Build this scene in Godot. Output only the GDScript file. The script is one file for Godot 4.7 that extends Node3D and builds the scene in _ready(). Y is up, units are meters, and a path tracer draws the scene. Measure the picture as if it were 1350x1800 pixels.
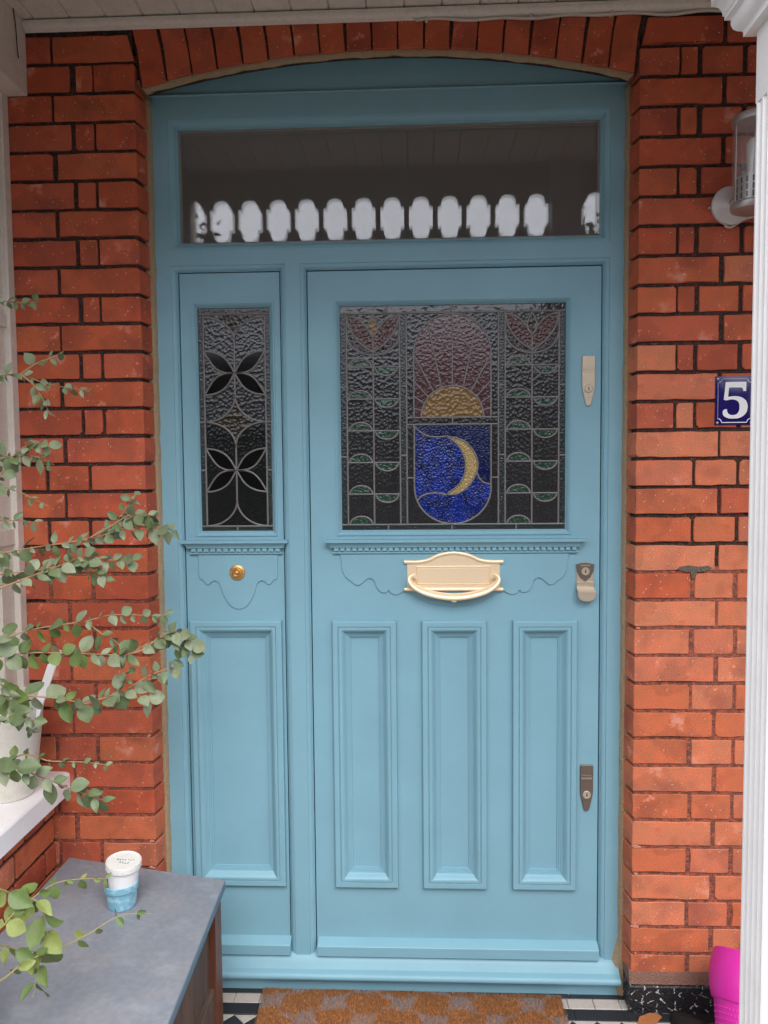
extends Node3D
# A blue panelled front door with leaded lights in a red brick porch.

const W := 0.075          # front face of the brickwork; the face of the door frame is z = 0
const G := 0.0776         # one brick course

var rng := RandomNumberGenerator.new()
var used := {}
var M := {}


# ---------------------------------------------------------------- mesh builder
class Mb:
	var v := PackedVector3Array()
	var c := PackedColorArray()
	var xf := Transform3D()
	var tint = null

	func tri(a: Vector3, b: Vector3, d: Vector3) -> void:   # counter-clockwise seen from outside
		v.append(xf * a)
		v.append(xf * d)
		v.append(xf * b)
		if tint != null:
			for i in 3:
				c.append(tint)

	func quad(a: Vector3, b: Vector3, d: Vector3, e: Vector3) -> void:
		tri(a, b, d)
		tri(a, d, e)

	func box(p: Vector3, q: Vector3, bev := 0.0) -> void:   # corners, front edges bevelled
		ext(PackedVector2Array([Vector2(p.x, p.y), Vector2(q.x, p.y), Vector2(q.x, q.y), Vector2(p.x, q.y)]), p.z, q.z, bev, true)

	func ext(poly: PackedVector2Array, zb: float, zf: float, bev := 0.0, back := false, slant = null) -> void:
		var n := poly.size()
		var area := 0.0
		for i in n:
			area += poly[i].cross(poly[(i + 1) % n])
		if area < 0.0:
			poly.reverse()
		var ins := PackedVector2Array()
		for i in n:
			var e0 := (poly[i] - poly[(i + n - 1) % n]).normalized()
			var e1 := (poly[(i + 1) % n] - poly[i]).normalized()
			var n0 := Vector2(-e0.y, e0.x)
			var n1 := Vector2(-e1.y, e1.x)
			var m := (n0 + n1)
			if m.length() < 0.01:
				m = n0
			m = m.normalized()
			ins.append(poly[i] + m * (bev / maxf(0.4, m.dot(n0))))
		var idx := Geometry2D.triangulate_polygon(ins if bev > 0.0 else poly)
		var top := ins if bev > 0.0 else poly
		if idx.is_empty():
			for i in range(1, n - 1):
				idx.append_array(PackedInt32Array([0, i, i + 1]))
		for k in range(0, idx.size(), 3):
			var a := top[idx[k]]
			var b := top[idx[k + 1]]
			var d := top[idx[k + 2]]
			var pa := poly[idx[k]]
			var pb := poly[idx[k + 1]]
			var pd := poly[idx[k + 2]]
			if (b - a).cross(d - a) < 0.0:
				var t := b
				b = d
				d = t
				t = pb
				pb = pd
				pd = t
			tri(Vector3(a.x, a.y, zf), Vector3(b.x, b.y, zf), Vector3(d.x, d.y, zf))
			if back:
				tri(Vector3(pa.x, pa.y, zb), Vector3(pd.x, pd.y, zb), Vector3(pb.x, pb.y, zb))
		for i in n:
			var j := (i + 1) % n
			var a := poly[i]
			var b := poly[j]
			var a2: Vector2 = slant.call(a) if slant != null else a
			var b2: Vector2 = slant.call(b) if slant != null else b
			quad(Vector3(a2.x, a2.y, zb), Vector3(b2.x, b2.y, zb), Vector3(b.x, b.y, zf - bev), Vector3(a.x, a.y, zf - bev))
			if bev > 0.0:
				quad(Vector3(a.x, a.y, zf - bev), Vector3(b.x, b.y, zf - bev), Vector3(ins[j].x, ins[j].y, zf), Vector3(ins[i].x, ins[i].y, zf))

	func sweep_rect(x0: float, y0: float, x1: float, y1: float, prof: Array, bottom := true) -> void:   # mitred moulding, prof = [inset, z] from outside in
		for k in prof.size() - 1:
			var i: float = prof[k][0]
			var j: float = prof[k + 1][0]
			var zi: float = prof[k][1]
			var zj: float = prof[k + 1][1]
			var yi := y0 + i if bottom else y0
			var yj := y0 + j if bottom else y0
			var bl := Vector3(x0 + i, yi, zi)
			var br := Vector3(x1 - i, yi, zi)
			var tr := Vector3(x1 - i, y1 - i, zi)
			var tl := Vector3(x0 + i, y1 - i, zi)
			var bl2 := Vector3(x0 + j, yj, zj)
			var br2 := Vector3(x1 - j, yj, zj)
			var tr2 := Vector3(x1 - j, y1 - j, zj)
			var tl2 := Vector3(x0 + j, y1 - j, zj)
			if bottom:
				quad(bl, br, br2, bl2)
			quad(br, tr, tr2, br2)
			quad(tr, tl, tl2, tr2)
			quad(tl, bl, bl2, tl2)

	func cornice(x0: float, x1: float, prof: Array, zb: float) -> void:   # prof = [y, out] from the bottom up, ends returned
		for k in prof.size() - 1:
			var y: float = prof[k][0]
			var o: float = prof[k][1]
			var y2: float = prof[k + 1][0]
			var o2: float = prof[k + 1][1]
			quad(Vector3(x0 - o, y, zb + o), Vector3(x1 + o, y, zb + o), Vector3(x1 + o2, y2, zb + o2), Vector3(x0 - o2, y2, zb + o2))
			quad(Vector3(x0 - o, y, zb), Vector3(x0 - o, y, zb + o), Vector3(x0 - o2, y2, zb + o2), Vector3(x0 - o2, y2, zb))
			quad(Vector3(x1 + o, y, zb + o), Vector3(x1 + o, y, zb), Vector3(x1 + o2, y2, zb), Vector3(x1 + o2, y2, zb + o2))

	func lathe(prof: Array, n := 24, a0 := 0.0, a1 := TAU) -> void:   # prof = [r, y] from the bottom up
		for k in prof.size() - 1:
			for s in n:
				var a := a0 + (a1 - a0) * s / n
				var b := a0 + (a1 - a0) * (s + 1) / n
				var r: float = prof[k][0]
				var y: float = prof[k][1]
				var r2: float = prof[k + 1][0]
				var y2: float = prof[k + 1][1]
				var p := Vector3(cos(a) * r, y, sin(a) * r)
				var q := Vector3(cos(b) * r, y, sin(b) * r)
				var p2 := Vector3(cos(a) * r2, y2, sin(a) * r2)
				var q2 := Vector3(cos(b) * r2, y2, sin(b) * r2)
				if r > 1e-6:
					tri(q, p, p2)
				if r2 > 1e-6:
					tri(q, p2, q2)

	func tube(pts: Array, rad, n := 8, caps := true, flat := 1.0) -> void:
		var m := pts.size()
		var side := Vector3.ZERO
		var rings := []
		for i in m:
			var t: Vector3 = ((pts[mini(i + 1, m - 1)] as Vector3) - (pts[maxi(i - 1, 0)] as Vector3)).normalized()
			if i == 0:
				side = t.cross(Vector3(0, 0, 1))
				if side.length() < 0.1:
					side = t.cross(Vector3(0, 1, 0))
			side = (side - t * side.dot(t)).normalized()
			var up := t.cross(side)
			var r: float = rad[i] if rad is Array else rad
			var ring := []
			for s in n:
				var a := TAU * s / n
				ring.append((pts[i] as Vector3) + side * cos(a) * r + up * sin(a) * r * flat)
			rings.append(ring)
		for i in m - 1:
			for s in n:
				var e := (s + 1) % n
				quad(rings[i][s], rings[i][e], rings[i + 1][e], rings[i + 1][s])
		if caps:
			for s in range(1, n - 1):
				tri(rings[0][0], rings[0][s + 1], rings[0][s])
				tri(rings[m - 1][0], rings[m - 1][s], rings[m - 1][s + 1])

	func mesh(crease := 0.0) -> ArrayMesh:
		var n := v.size()
		var nn := PackedVector3Array()
		nn.resize(n)
		var faces := PackedVector3Array()
		for f in range(0, n, 3):
			var fn := (v[f + 2] - v[f]).cross(v[f + 1] - v[f])
			faces.append(fn)
			var u := fn.normalized()
			nn[f] = u
			nn[f + 1] = u
			nn[f + 2] = u
		if crease > 0.0:
			var at := {}
			for i in n:
				var k := Vector3i((v[i] * 20000.0).round())
				if at.has(k):
					at[k].append(i / 3)
				else:
					at[k] = [i / 3]
			var lim := cos(deg_to_rad(crease))
			for i in n:
				var own := faces[i / 3].normalized()
				var sum := Vector3.ZERO
				for f in at[Vector3i((v[i] * 20000.0).round())]:
					if faces[f].normalized().dot(own) > lim:
						sum += faces[f]
				if sum.length_squared() > 0.0:
					nn[i] = sum.normalized()
		var arr := []
		arr.resize(Mesh.ARRAY_MAX)
		arr[Mesh.ARRAY_VERTEX] = v
		arr[Mesh.ARRAY_NORMAL] = nn
		if c.size() == n:
			arr[Mesh.ARRAY_COLOR] = c
		var am := ArrayMesh.new()
		am.add_surface_from_arrays(Mesh.PRIMITIVE_TRIANGLES, arr)
		return am


func numbered(called: String, parent: Node) -> String:
	var key := str(parent.get_instance_id()) + called
	var k: int = used.get(key, 0)
	used[key] = k + 1
	return called if k == 0 else "%s_%03d" % [called, k]


func put(called: String, mb, m: Material, parent: Node = self, crease := 0.0) -> MeshInstance3D:
	var o := MeshInstance3D.new()
	o.name = numbered(called, parent)
	o.mesh = mb.mesh(crease) if mb is Mb else mb
	o.material_override = null
	for s in o.mesh.get_surface_count():
		o.set_surface_override_material(s, m)
	parent.add_child(o, true)
	return o


func tag(o: Node, label: String, category: String, group := "") -> Node:
	o.set_meta("label", label)
	o.set_meta("category", category)
	if group:
		o.set_meta("group", group)
	return o


func thing(called: String, label: String, category: String, at := Vector3.ZERO, group := "") -> Node3D:
	var o := Node3D.new()
	o.name = numbered(called, self)
	o.position = at
	add_child(o, true)
	tag(o, label, category, group)
	return o


func struct(o: Node) -> Node:
	o.set_meta("kind", "structure")
	return o


func V(x: float, y: float, z: float) -> Vector3:
	return Vector3(x, y, z)


func box_of(p: Vector3, q: Vector3, bev := 0.0) -> Mb:
	var m := Mb.new()
	m.box(p, q, bev)
	return m


func facing_z(at := Vector3.ZERO) -> Transform3D:   # a lathe's axis turned to point out of the wall
	return Transform3D(Basis(Vector3(1, 0, 0), Vector3(0, 0, 1), Vector3(0, -1, 0)), at)


func flat_up(at := Vector3.ZERO) -> Transform3D:    # an outline (x, -z) extruded upwards
	return Transform3D(Basis(Vector3(1, 0, 0), Vector3(0, 0, -1), Vector3(0, 1, 0)), at)


func along_x(at := Vector3.ZERO) -> Transform3D:    # an outline (-z, y) extruded along x
	return Transform3D(Basis(Vector3(0, 0, -1), Vector3(0, 1, 0), Vector3(1, 0, 0)), at)


func bez(p: Array, n := 6, z := 0.0) -> Array:      # a smooth path through points (Catmull-Rom)
	var out := []
	for i in p.size() - 1:
		var a = p[maxi(i - 1, 0)]
		var b = p[i]
		var c = p[i + 1]
		var d = p[mini(i + 2, p.size() - 1)]
		for k in n:
			out.append(b.cubic_interpolate(c, a, d, float(k) / n))
	out.append(p[-1])
	if p[0] is Vector2 and z != 0.0:
		for i in out.size():
			out[i] = Vector3(out[i].x, out[i].y, z)
	return out


# ---------------------------------------------------------------- textures and materials
func noise(freq: float, sd: int, kind := FastNoiseLite.TYPE_SIMPLEX_SMOOTH, oct := 4) -> FastNoiseLite:
	var n := FastNoiseLite.new()
	n.seed = sd
	n.frequency = freq
	n.noise_type = kind
	n.fractal_type = FastNoiseLite.FRACTAL_FBM if oct > 1 else FastNoiseLite.FRACTAL_NONE
	n.fractal_octaves = oct
	return n


func grey(n: FastNoiseLite, size := 512) -> PackedByteArray:
	var im := n.get_seamless_image(size, size, false, false, 0.15, true)
	im.convert(Image.FORMAT_L8)
	return im.get_data()


func grey_tex(n: FastNoiseLite, size := 512) -> ImageTexture:
	return ImageTexture.create_from_image(Image.create_from_data(size, size, false, Image.FORMAT_L8, grey(n, size)))


func paint_tex(size: int, f: Callable) -> ImageTexture:   # f(i) -> Color (sRGB)
	var b := PackedByteArray()
	b.resize(size * size * 3)
	for i in size * size:
		var c: Color = f.call(i)
		b[i * 3] = clampi(int(c.r * 255.0), 0, 255)
		b[i * 3 + 1] = clampi(int(c.g * 255.0), 0, 255)
		b[i * 3 + 2] = clampi(int(c.b * 255.0), 0, 255)
	return ImageTexture.create_from_image(Image.create_from_data(size, size, false, Image.FORMAT_RGB8, b))


func mat(called: String, c: Color, rough := 0.6, metal := 0.0, tex: Texture2D = null, scale := 1.0, bump: Texture2D = null, bump_cm := 0.1, off := Vector3.ZERO, world := true) -> StandardMaterial3D:
	var m := StandardMaterial3D.new()
	m.resource_name = called
	m.albedo_color = c
	m.roughness = rough
	m.metallic = metal
	if tex or bump:
		m.uv1_triplanar = true
		m.uv1_world_triplanar = world
		m.uv1_scale = Vector3.ONE * scale
		m.uv1_offset = off
		m.uv1_triplanar_sharpness = 6.0
	if tex:
		m.albedo_texture = tex
	if bump:
		m.heightmap_enabled = true
		m.heightmap_texture = bump
		m.heightmap_scale = bump_cm
	M[called] = m
	return m


func rgb(r: int, g: int, b: int) -> Color:
	return Color8(r, g, b)


func materials() -> void:
	var S := 512
	# painted joinery: faint brush marks and tiny unevenness
	var p1 := grey(noise(0.006, 3))
	var p2 := grey(noise(0.12, 4, FastNoiseLite.TYPE_VALUE, 2))
	var paint_var := paint_tex(S, func(i: int) -> Color:
		var v := 0.955 + 0.035 * (p1[i] / 255.0) + 0.012 * (p2[i] / 255.0)
		return Color(v, v, v))
	var brush_n := noise(0.02, 9, FastNoiseLite.TYPE_VALUE, 3)
	var brush := grey_tex(brush_n)
	var fine := grey_tex(noise(0.09, 10, FastNoiseLite.TYPE_SIMPLEX, 3))
	mat("door_paint", rgb(126, 170, 186), 0.5, 0.0, paint_var, 1.3, brush, 0.02)
	mat("white_paint", rgb(234, 232, 230), 0.45, 0.0, paint_var, 2.0)
	# old porch paint: dirty white
	var d1 := grey(noise(0.02, 21, FastNoiseLite.TYPE_SIMPLEX_SMOOTH, 5))
	var d2 := grey(noise(0.1, 22, FastNoiseLite.TYPE_SIMPLEX, 3))
	var dirty := paint_tex(S, func(i: int) -> Color:
		var v := 0.97 - 0.10 * maxf(0.0, d1[i] / 255.0 - 0.5) - 0.06 * (d2[i] / 255.0)
		if d2[i] > 236:
			v -= 0.10
		return Color(v, v * 0.99, v * 0.97))
	mat("old_white", rgb(224, 218, 212), 0.6, 0.0, dirty, 2.2, fine, 0.06)
	mat("sill_white", rgb(246, 243, 244), 0.55, 0.0, paint_var, 1.7, fine, 0.02)
	# brick
	var b1 := grey(noise(0.012, 31, FastNoiseLite.TYPE_SIMPLEX_SMOOTH, 4))
	var b2 := grey(noise(0.16, 32, FastNoiseLite.TYPE_SIMPLEX, 3))
	var b3 := grey(noise(0.045, 33, FastNoiseLite.TYPE_SIMPLEX, 2))
	var b4 := grey(noise(0.0055, 34, FastNoiseLite.TYPE_SIMPLEX_SMOOTH, 3))
	var b5 := grey(noise(0.075, 36, FastNoiseLite.TYPE_SIMPLEX, 1))
	var brick_tex := paint_tex(S, func(i: int) -> Color:
		var a := b1[i] / 255.0 - 0.5
		var v := 0.92 + 0.13 * a + 0.17 * (b2[i] / 255.0 - 0.5)
		var c := Color(v, v * (1.0 - 0.10 * a), v * (1.0 - 0.14 * a))
		var dusk := clampf((b4[i] / 255.0 - 0.62) * 3.2, 0.0, 1.0)
		c = c.lerp(Color(0.72, 0.66, 0.80) * v, dusk * 0.34)
		var pale := clampf((b3[i] / 255.0 - 0.80) * 6.0, 0.0, 1.0) * clampf((b1[i] / 255.0 - 0.42) * 4.0, 0.0, 1.0)
		c = c.lerp(Color(1.0, 1.0, 1.0), pale * 0.28)
		if b3[i] < 9:
			c = c.darkened(0.4)
		return c)
	var brick_bump := paint_tex(S, func(i: int) -> Color:
		var v := 0.55 + 0.35 * (b2[i] / 255.0 - 0.5) + 0.3 * (b1[i] / 255.0 - 0.5)
		if b3[i] < 9:
			v -= 0.35
		return Color(v, v, v))
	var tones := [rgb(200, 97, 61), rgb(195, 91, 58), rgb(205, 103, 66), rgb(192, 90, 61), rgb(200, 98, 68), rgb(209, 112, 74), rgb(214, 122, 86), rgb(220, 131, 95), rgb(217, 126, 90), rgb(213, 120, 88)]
	var wear := PackedByteArray()
	wear.resize(S * S * 4)
	var b6 := grey(noise(0.004, 38, FastNoiseLite.TYPE_SIMPLEX_SMOOTH, 5))
	for i in S * S:
		var c := Color(0.16, 0.08, 0.07)
		var al := clampf((b6[i] / 255.0 - 0.55) * 1.6, 0.0, 0.17)
		var lime := clampf((b1[i] / 255.0 - 0.64) * 3.0, 0.0, 1.0) * clampf((b6[S * S - 1 - i] / 255.0 - 0.52) * 4.0, 0.0, 1.0)
		if lime * 0.4 > al:
			c = Color(0.86, 0.72, 0.66)
			al = lime * 0.4
		if b5[i] > 243 and b4[i] > 118:
			c = Color(0.90, 0.82, 0.76)
			al = 0.85
		wear[i * 4] = int(c.r * 255.0)
		wear[i * 4 + 1] = int(c.g * 255.0)
		wear[i * 4 + 2] = int(c.b * 255.0)
		wear[i * 4 + 3] = int(al * 255.0)
	var wear_tex := ImageTexture.create_from_image(Image.create_from_data(S, S, false, Image.FORMAT_RGBA8, wear))
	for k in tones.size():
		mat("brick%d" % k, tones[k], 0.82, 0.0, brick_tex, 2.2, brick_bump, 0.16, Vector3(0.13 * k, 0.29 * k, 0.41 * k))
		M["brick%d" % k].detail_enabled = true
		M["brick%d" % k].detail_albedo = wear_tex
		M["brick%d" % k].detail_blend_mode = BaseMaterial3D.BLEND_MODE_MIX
	var m1 := grey(noise(0.03, 41, FastNoiseLite.TYPE_SIMPLEX_SMOOTH, 5))
	var m2 := grey(noise(0.2, 42, FastNoiseLite.TYPE_SIMPLEX, 2))
	var mortar_tex := paint_tex(S, func(i: int) -> Color:
		var t := clampf((m1[i] / 255.0 - 0.45) * 2.6, 0.0, 1.0)
		var v := 0.8 + 0.4 * (m2[i] / 255.0 - 0.5)
		var c := Color(0.25, 0.20, 0.18).lerp(Color(0.46, 0.21, 0.17), t) * v
		if m2[i] > 226 and m1[i] > 120:
			c = Color(0.78, 0.68, 0.62)
		return c)
	var rough_bump := grey_tex(noise(0.07, 43, FastNoiseLite.TYPE_SIMPLEX, 5))
	mat("low_mortar", rgb(255, 236, 230), 0.95, 0.0, paint_tex(S, func(i: int) -> Color:
		var t := clampf((m1[i] / 255.0 - 0.30) * 2.5, 0.0, 1.0)
		var v := 0.85 + 0.4 * (m2[i] / 255.0 - 0.5)
		return Color(0.50, 0.35, 0.31).lerp(Color(0.74, 0.43, 0.34), t) * v), 3.0, rough_bump, 0.3)
	mat("mortar", Color.WHITE, 0.95, 0.0, mortar_tex, 3.0, rough_bump, 0.35)
	mat("mastic", rgb(166, 146, 118), 0.8, 0.0, dirty, 3.0, rough_bump, 0.2)
	mat("old_cement", rgb(112, 100, 92), 0.95, 0.0, dirty, 4.0, rough_bump, 0.3)
	mat("pale_chip", rgb(214, 150, 130), 0.9, 0.0, dirty, 6.0, rough_bump, 0.3)
	# cracked black bitumen paint on the plinth
	var cell := noise(0.016, 51, FastNoiseLite.TYPE_CELLULAR, 1)
	cell.cellular_return_type = FastNoiseLite.RETURN_DISTANCE2_SUB
	cell.domain_warp_enabled = true
	cell.domain_warp_amplitude = 30.0
	cell.domain_warp_frequency = 0.02
	var k1 := grey(cell)
	var crack_tex := paint_tex(S, func(i: int) -> Color:
		var v := 0.10 + 0.05 * (m2[i] / 255.0)
		var c := Color(v, v, v * 1.1)
		var e := clampf((15.0 - k1[i]) / 8.0, 0.0, 1.0) * clampf((m1[i] / 255.0 - 0.46) * 9.0, 0.0, 1.0)
		return c.lerp(Color(0.82, 0.79, 0.77), e))
	mat("plinth_paint", Color.WHITE, 0.45, 0.0, crack_tex, 3.4, rough_bump, 0.2)
	mat("plinth_ledge", rgb(150, 112, 100), 0.9, 0.0, dirty, 5.0, rough_bump, 0.4)
	# glass
	var ham := noise(0.03, 61, FastNoiseLite.TYPE_CELLULAR, 1)
	ham.cellular_return_type = FastNoiseLite.RETURN_DISTANCE
	ham.domain_warp_enabled = true
	ham.domain_warp_amplitude = 18.0
	ham.domain_warp_frequency = 0.03
	var hammered := grey_tex(ham)
	var ripple := grey_tex(noise(0.022, 62, FastNoiseLite.TYPE_SIMPLEX_SMOOTH, 3))
	var streaky := grey_tex(noise(0.05, 63, FastNoiseLite.TYPE_SIMPLEX_SMOOTH, 2))
	var blue_streak := paint_tex(S, func(i: int) -> Color:
		var j := (i / 512) * 512 + ((i % 512) * 3 / 2) % 512
		var v := clampf(0.42 + 0.42 * (b4[j] / 255.0) + 0.2 * (b1[i] / 255.0 - 0.5), 0.1, 1.0)
		return Color(v * 0.8, v * 0.85, v))
	mat("clear_pane", rgb(40, 40, 42), 0.1, 0.0, null, 7.0, hammered, 0.09)
	mat("green_edge_pane", rgb(36, 46, 46), 0.1, 0.0, null, 9.0, ripple, 0.10)
	mat("dark_clear_pane", rgb(26, 27, 28), 0.12, 0.0, null, 7.0, hammered, 0.07)
	mat("pink_pane", rgb(78, 48, 52), 0.12, 0.0, null, 6.5, ripple, 0.06)
	mat("amber_pane", rgb(116, 86, 40), 0.12, 0.0, null, 6.0, hammered, 0.17)
	mat("dark_amber_pane", rgb(40, 30, 14), 0.12, 0.0, null, 6.0, hammered, 0.17)
	mat("moon_pane", rgb(160, 134, 78), 0.14, 0.0, null, 4.5, streaky, 0.2)
	mat("blue_pane", rgb(6, 62, 172), 0.14, 0.0, blue_streak, 4.5, streaky, 0.13)
	mat("strip_pane", rgb(48, 48, 50), 0.08, 0.0, null, 3.0, ripple, 0.08)
	mat("dusk_pane", rgb(12, 22, 70), 0.12, 0.0, null, 5.5, streaky, 0.07)
	mat("red_pane", rgb(62, 18, 13), 0.1, 0.0, null, 7.0, ripple, 0.17)
	mat("dark_red_pane", rgb(30, 14, 16), 0.08, 0.0, null, 7.0, ripple, 0.17)
	mat("green_pane", rgb(28, 58, 42), 0.1, 0.0, null, 7.0, ripple, 0.17)
	mat("black_pane", rgb(14, 14, 15), 0.08)
	for k in M:
		if k.ends_with("_pane"):
			M[k].metallic_specular = 0.56
			M[k].roughness = 0.08
	mat("lead", rgb(118, 114, 114), 0.42, 0.45, null, 6.0, fine, 0.05)
	var gl := mat("fan_glass", Color(1, 1, 1, 0.02), 0.0)
	gl.transparency = BaseMaterial3D.TRANSPARENCY_ALPHA
	var gl2 := mat("lamp_glass", Color(0.9, 0.9, 0.92, 0.10), 0.03)
	gl2.transparency = BaseMaterial3D.TRANSPARENCY_ALPHA
	mat("spacer", rgb(128, 124, 116), 0.5, 0.3)
	# metals
	mat("satin_gold", rgb(246, 222, 188), 0.36, 0.35, null, 5.0, fine, 0.012)
	mat("brass", rgb(214, 164, 98), 0.34, 0.75)
	mat("nickel", rgb(200, 186, 166), 0.36, 0.5, null, 8.0, fine, 0.01)
	mat("dark_nickel", rgb(140, 126, 116), 0.36, 0.8, null, 8.0, fine, 0.01)
	mat("slot_dark", rgb(18, 17, 16), 0.6)
	mat("lamp_steel", rgb(188, 186, 184), 0.35, 0.6)
	mat("lamp_pale", rgb(206, 202, 200), 0.4, 0.25)
	# enamel
	mat("enamel_blue", rgb(34, 26, 96), 0.12)
	mat("enamel_white", rgb(232, 232, 234), 0.15)
	# chest
	var t1 := grey(noise(0.008, 71, FastNoiseLite.TYPE_SIMPLEX_SMOOTH, 5))
	var t2 := grey(noise(0.05, 72, FastNoiseLite.TYPE_SIMPLEX, 3))
	var g_smear := grey(noise(0.014, 75, FastNoiseLite.TYPE_SIMPLEX_SMOOTH, 4))
	var worn := paint_tex(S, func(i: int) -> Color:
		var a := t1[i] / 255.0
		var c := Color(0.505, 0.525, 0.56).lerp(Color(0.545, 0.55, 0.575), clampf((a - 0.35) * 2.0, 0.0, 1.0))
		c = c * (0.97 + 0.08 * (t2[i] / 255.0 - 0.5))
		var smear := clampf((g_smear[(i / 512) * 512 + ((i % 512) / 2)] / 255.0 - 0.70) * 5.0, 0.0, 1.0)
		c = c.lerp(Color(0.68, 0.73, 0.78), smear * 0.2)
		if t2[i] > 246 and a > 0.5:
			c = c.lightened(0.4)
		if t2[i] < 6:
			c = c.darkened(0.15)
		return c)
	mat("chest_top", Color.WHITE, 0.55, 0.0, worn, 1.6, fine, 0.03)
	mat("chest_edge", rgb(96, 122, 142), 0.55, 0.0, paint_var, 2.0, fine, 0.03)
	var gr := noise(0.02, 73, FastNoiseLite.TYPE_SIMPLEX_SMOOTH, 5)
	var g1 := grey(gr)
	var grain := paint_tex(S, func(i: int) -> Color:
		var x := i % 512
		var y := i / 512
		var a := g1[(y / 8) * 512 + x] / 255.0
		var b := g1[((y / 3 + 160) % 512) * 512 + (x * 5) % 512] / 255.0
		var v := 0.7 + 0.35 * a + 0.2 * (b - 0.5)
		return Color(v, v * 0.97, v * 0.93))
	mat("wood_panel", rgb(98, 80, 72), 0.6, 0.0, grain, 1.6, fine, 0.04)
	mat("wood_post", rgb(112, 66, 50), 0.45, 0.0, grain, 1.8, fine, 0.03)
	# tubs, pots, plastics
	mat("tub_white", rgb(226, 226, 228), 0.35)
	mat("tub_lid", rgb(236, 236, 236), 0.4, 0.0, dirty, 9.0)
	var drip := paint_tex(256, func(i: int) -> Color:
		var j := (i / 256) * 1024 + (i % 256) * 2
		var a := t1[j % (S * S)] / 255.0
		return Color(0.46, 0.65, 0.73).lerp(Color(0.60, 0.75, 0.80), clampf((a - 0.45) * 5.0, 0.0, 1.0)))
	mat("tub_blue", Color.WHITE, 0.45, 0.0, drip, 6.0)
	mat("ink", rgb(24, 26, 30), 0.6)
	mat("pink_plastic", rgb(208, 40, 156), 0.42)
	mat("black_rubber", rgb(34, 32, 32), 0.6, 0.0, dirty, 5.0, fine, 0.05)
	mat("pot_white", rgb(226, 222, 216), 0.4, 0.0, dirty, 3.0)
	mat("terracotta", rgb(150, 84, 58), 0.85, 0.0, dirty, 3.0, fine, 0.1)
	mat("soil", rgb(52, 40, 32), 0.95, 0.0, dirty, 6.0, rough_bump, 0.6)
	mat("cable_white", rgb(206, 198, 192), 0.55, 0.0, dirty, 3.0)
	# floor
	mat("tile_black", rgb(44, 45, 50), 0.45, 0.0, dirty, 3.0, fine, 0.05)
	mat("tile_white", rgb(196, 188, 182), 0.5, 0.0, dirty, 4.0, fine, 0.05)
	mat("grout", rgb(120, 112, 102), 0.95, 0.0, dirty, 4.0, rough_bump, 0.2)
	mat("path", rgb(112, 108, 104), 0.9, 0.0, dirty, 0.8, rough_bump, 0.3)
	mat("coir", rgb(170, 106, 58), 0.95)
	var fib := mat("coir_pile", Color.WHITE, 0.9)
	fib.vertex_color_use_as_albedo = true
	mat("hall_paint", rgb(150, 140, 130), 0.8)
	mat("dry_leaf", rgb(176, 112, 66), 0.8, 0.0, dirty, 9.0, fine, 0.1)
	# foliage
	var leaf_tones := [rgb(124, 139, 104), rgb(108, 126, 84), rgb(142, 152, 120), rgb(112, 132, 68), rgb(98, 120, 64), rgb(138, 150, 80)]
	var l1 := paint_tex(256, func(i: int) -> Color:
		var j := (i / 256) * 1024 + (i % 256) * 2
		var v := 0.9 + 0.14 * (t1[j % (S * S)] / 255.0 - 0.5) + 0.08 * (t2[j % (S * S)] / 255.0 - 0.5)
		return Color(v, v, v))
	for k in leaf_tones.size():
		var lm := mat("leaf%d" % k, leaf_tones[k], 0.55, 0.0, l1, 8.0, null, 0.0, Vector3(0.2 * k, 0.1, 0.3))
		lm.backlight_enabled = true
		lm.backlight = Color(0.16, 0.18, 0.10)
	mat("stem_young", rgb(156, 122, 86), 0.6)
	mat("stem_green", rgb(150, 140, 92), 0.6)
	mat("stem_old", rgb(112, 96, 80), 0.8)
	mat("hedge_leaf", rgb(62, 78, 50), 0.6)
	mat("hedge_core", rgb(34, 40, 28), 0.9)
	mat("bark", rgb(84, 72, 62), 0.9)


# ---------------------------------------------------------------- masonry
func brick_poly(x0: float, x1: float, y0: float, y1: float) -> PackedVector2Array:
	var p := PackedVector2Array()
	var corners := [Vector2(x0, y0), Vector2(x1, y0), Vector2(x1, y1), Vector2(x0, y1)]
	for k in 4:
		var a: Vector2 = corners[k]
		var prev: Vector2 = (corners[(k + 3) % 4] - a).normalized()
		var b: Vector2 = corners[(k + 1) % 4]
		var next := (b - a).normalized()
		var r := rng.randf_range(0.0008, 0.0035) if rng.randf() < 0.85 else rng.randf_range(0.004, 0.009)
		p.append(a + prev * r + next * 0.0003)
		p.append(a + next * r + prev * 0.0003)
		var l := a.distance_to(b)
		var side := Vector2(-next.y, next.x)
		var steps := int(l / 0.034)
		for s in range(1, steps):
			p.append(a.lerp(b, (s + rng.randf_range(-0.25, 0.25)) / steps) + side * rng.randf_range(-0.0012, 0.0018))
	return p


func lay(parent: Node, poly: PackedVector2Array, zb := W - 0.02, slant = null) -> void:
	var m := Mb.new()
	m.ext(poly, zb, W + rng.randf_range(-0.0012, 0.0012), 0.0015, false, slant)
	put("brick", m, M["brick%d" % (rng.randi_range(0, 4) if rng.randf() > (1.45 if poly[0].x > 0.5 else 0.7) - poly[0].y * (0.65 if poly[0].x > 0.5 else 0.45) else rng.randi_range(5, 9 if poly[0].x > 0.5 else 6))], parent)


func skew_left(y: float) -> float:
	return -0.735 - (y - 2.588) * 0.243


func skew_right(y: float) -> float:
	return 0.590 + (y - 2.588) * 0.21


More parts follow.
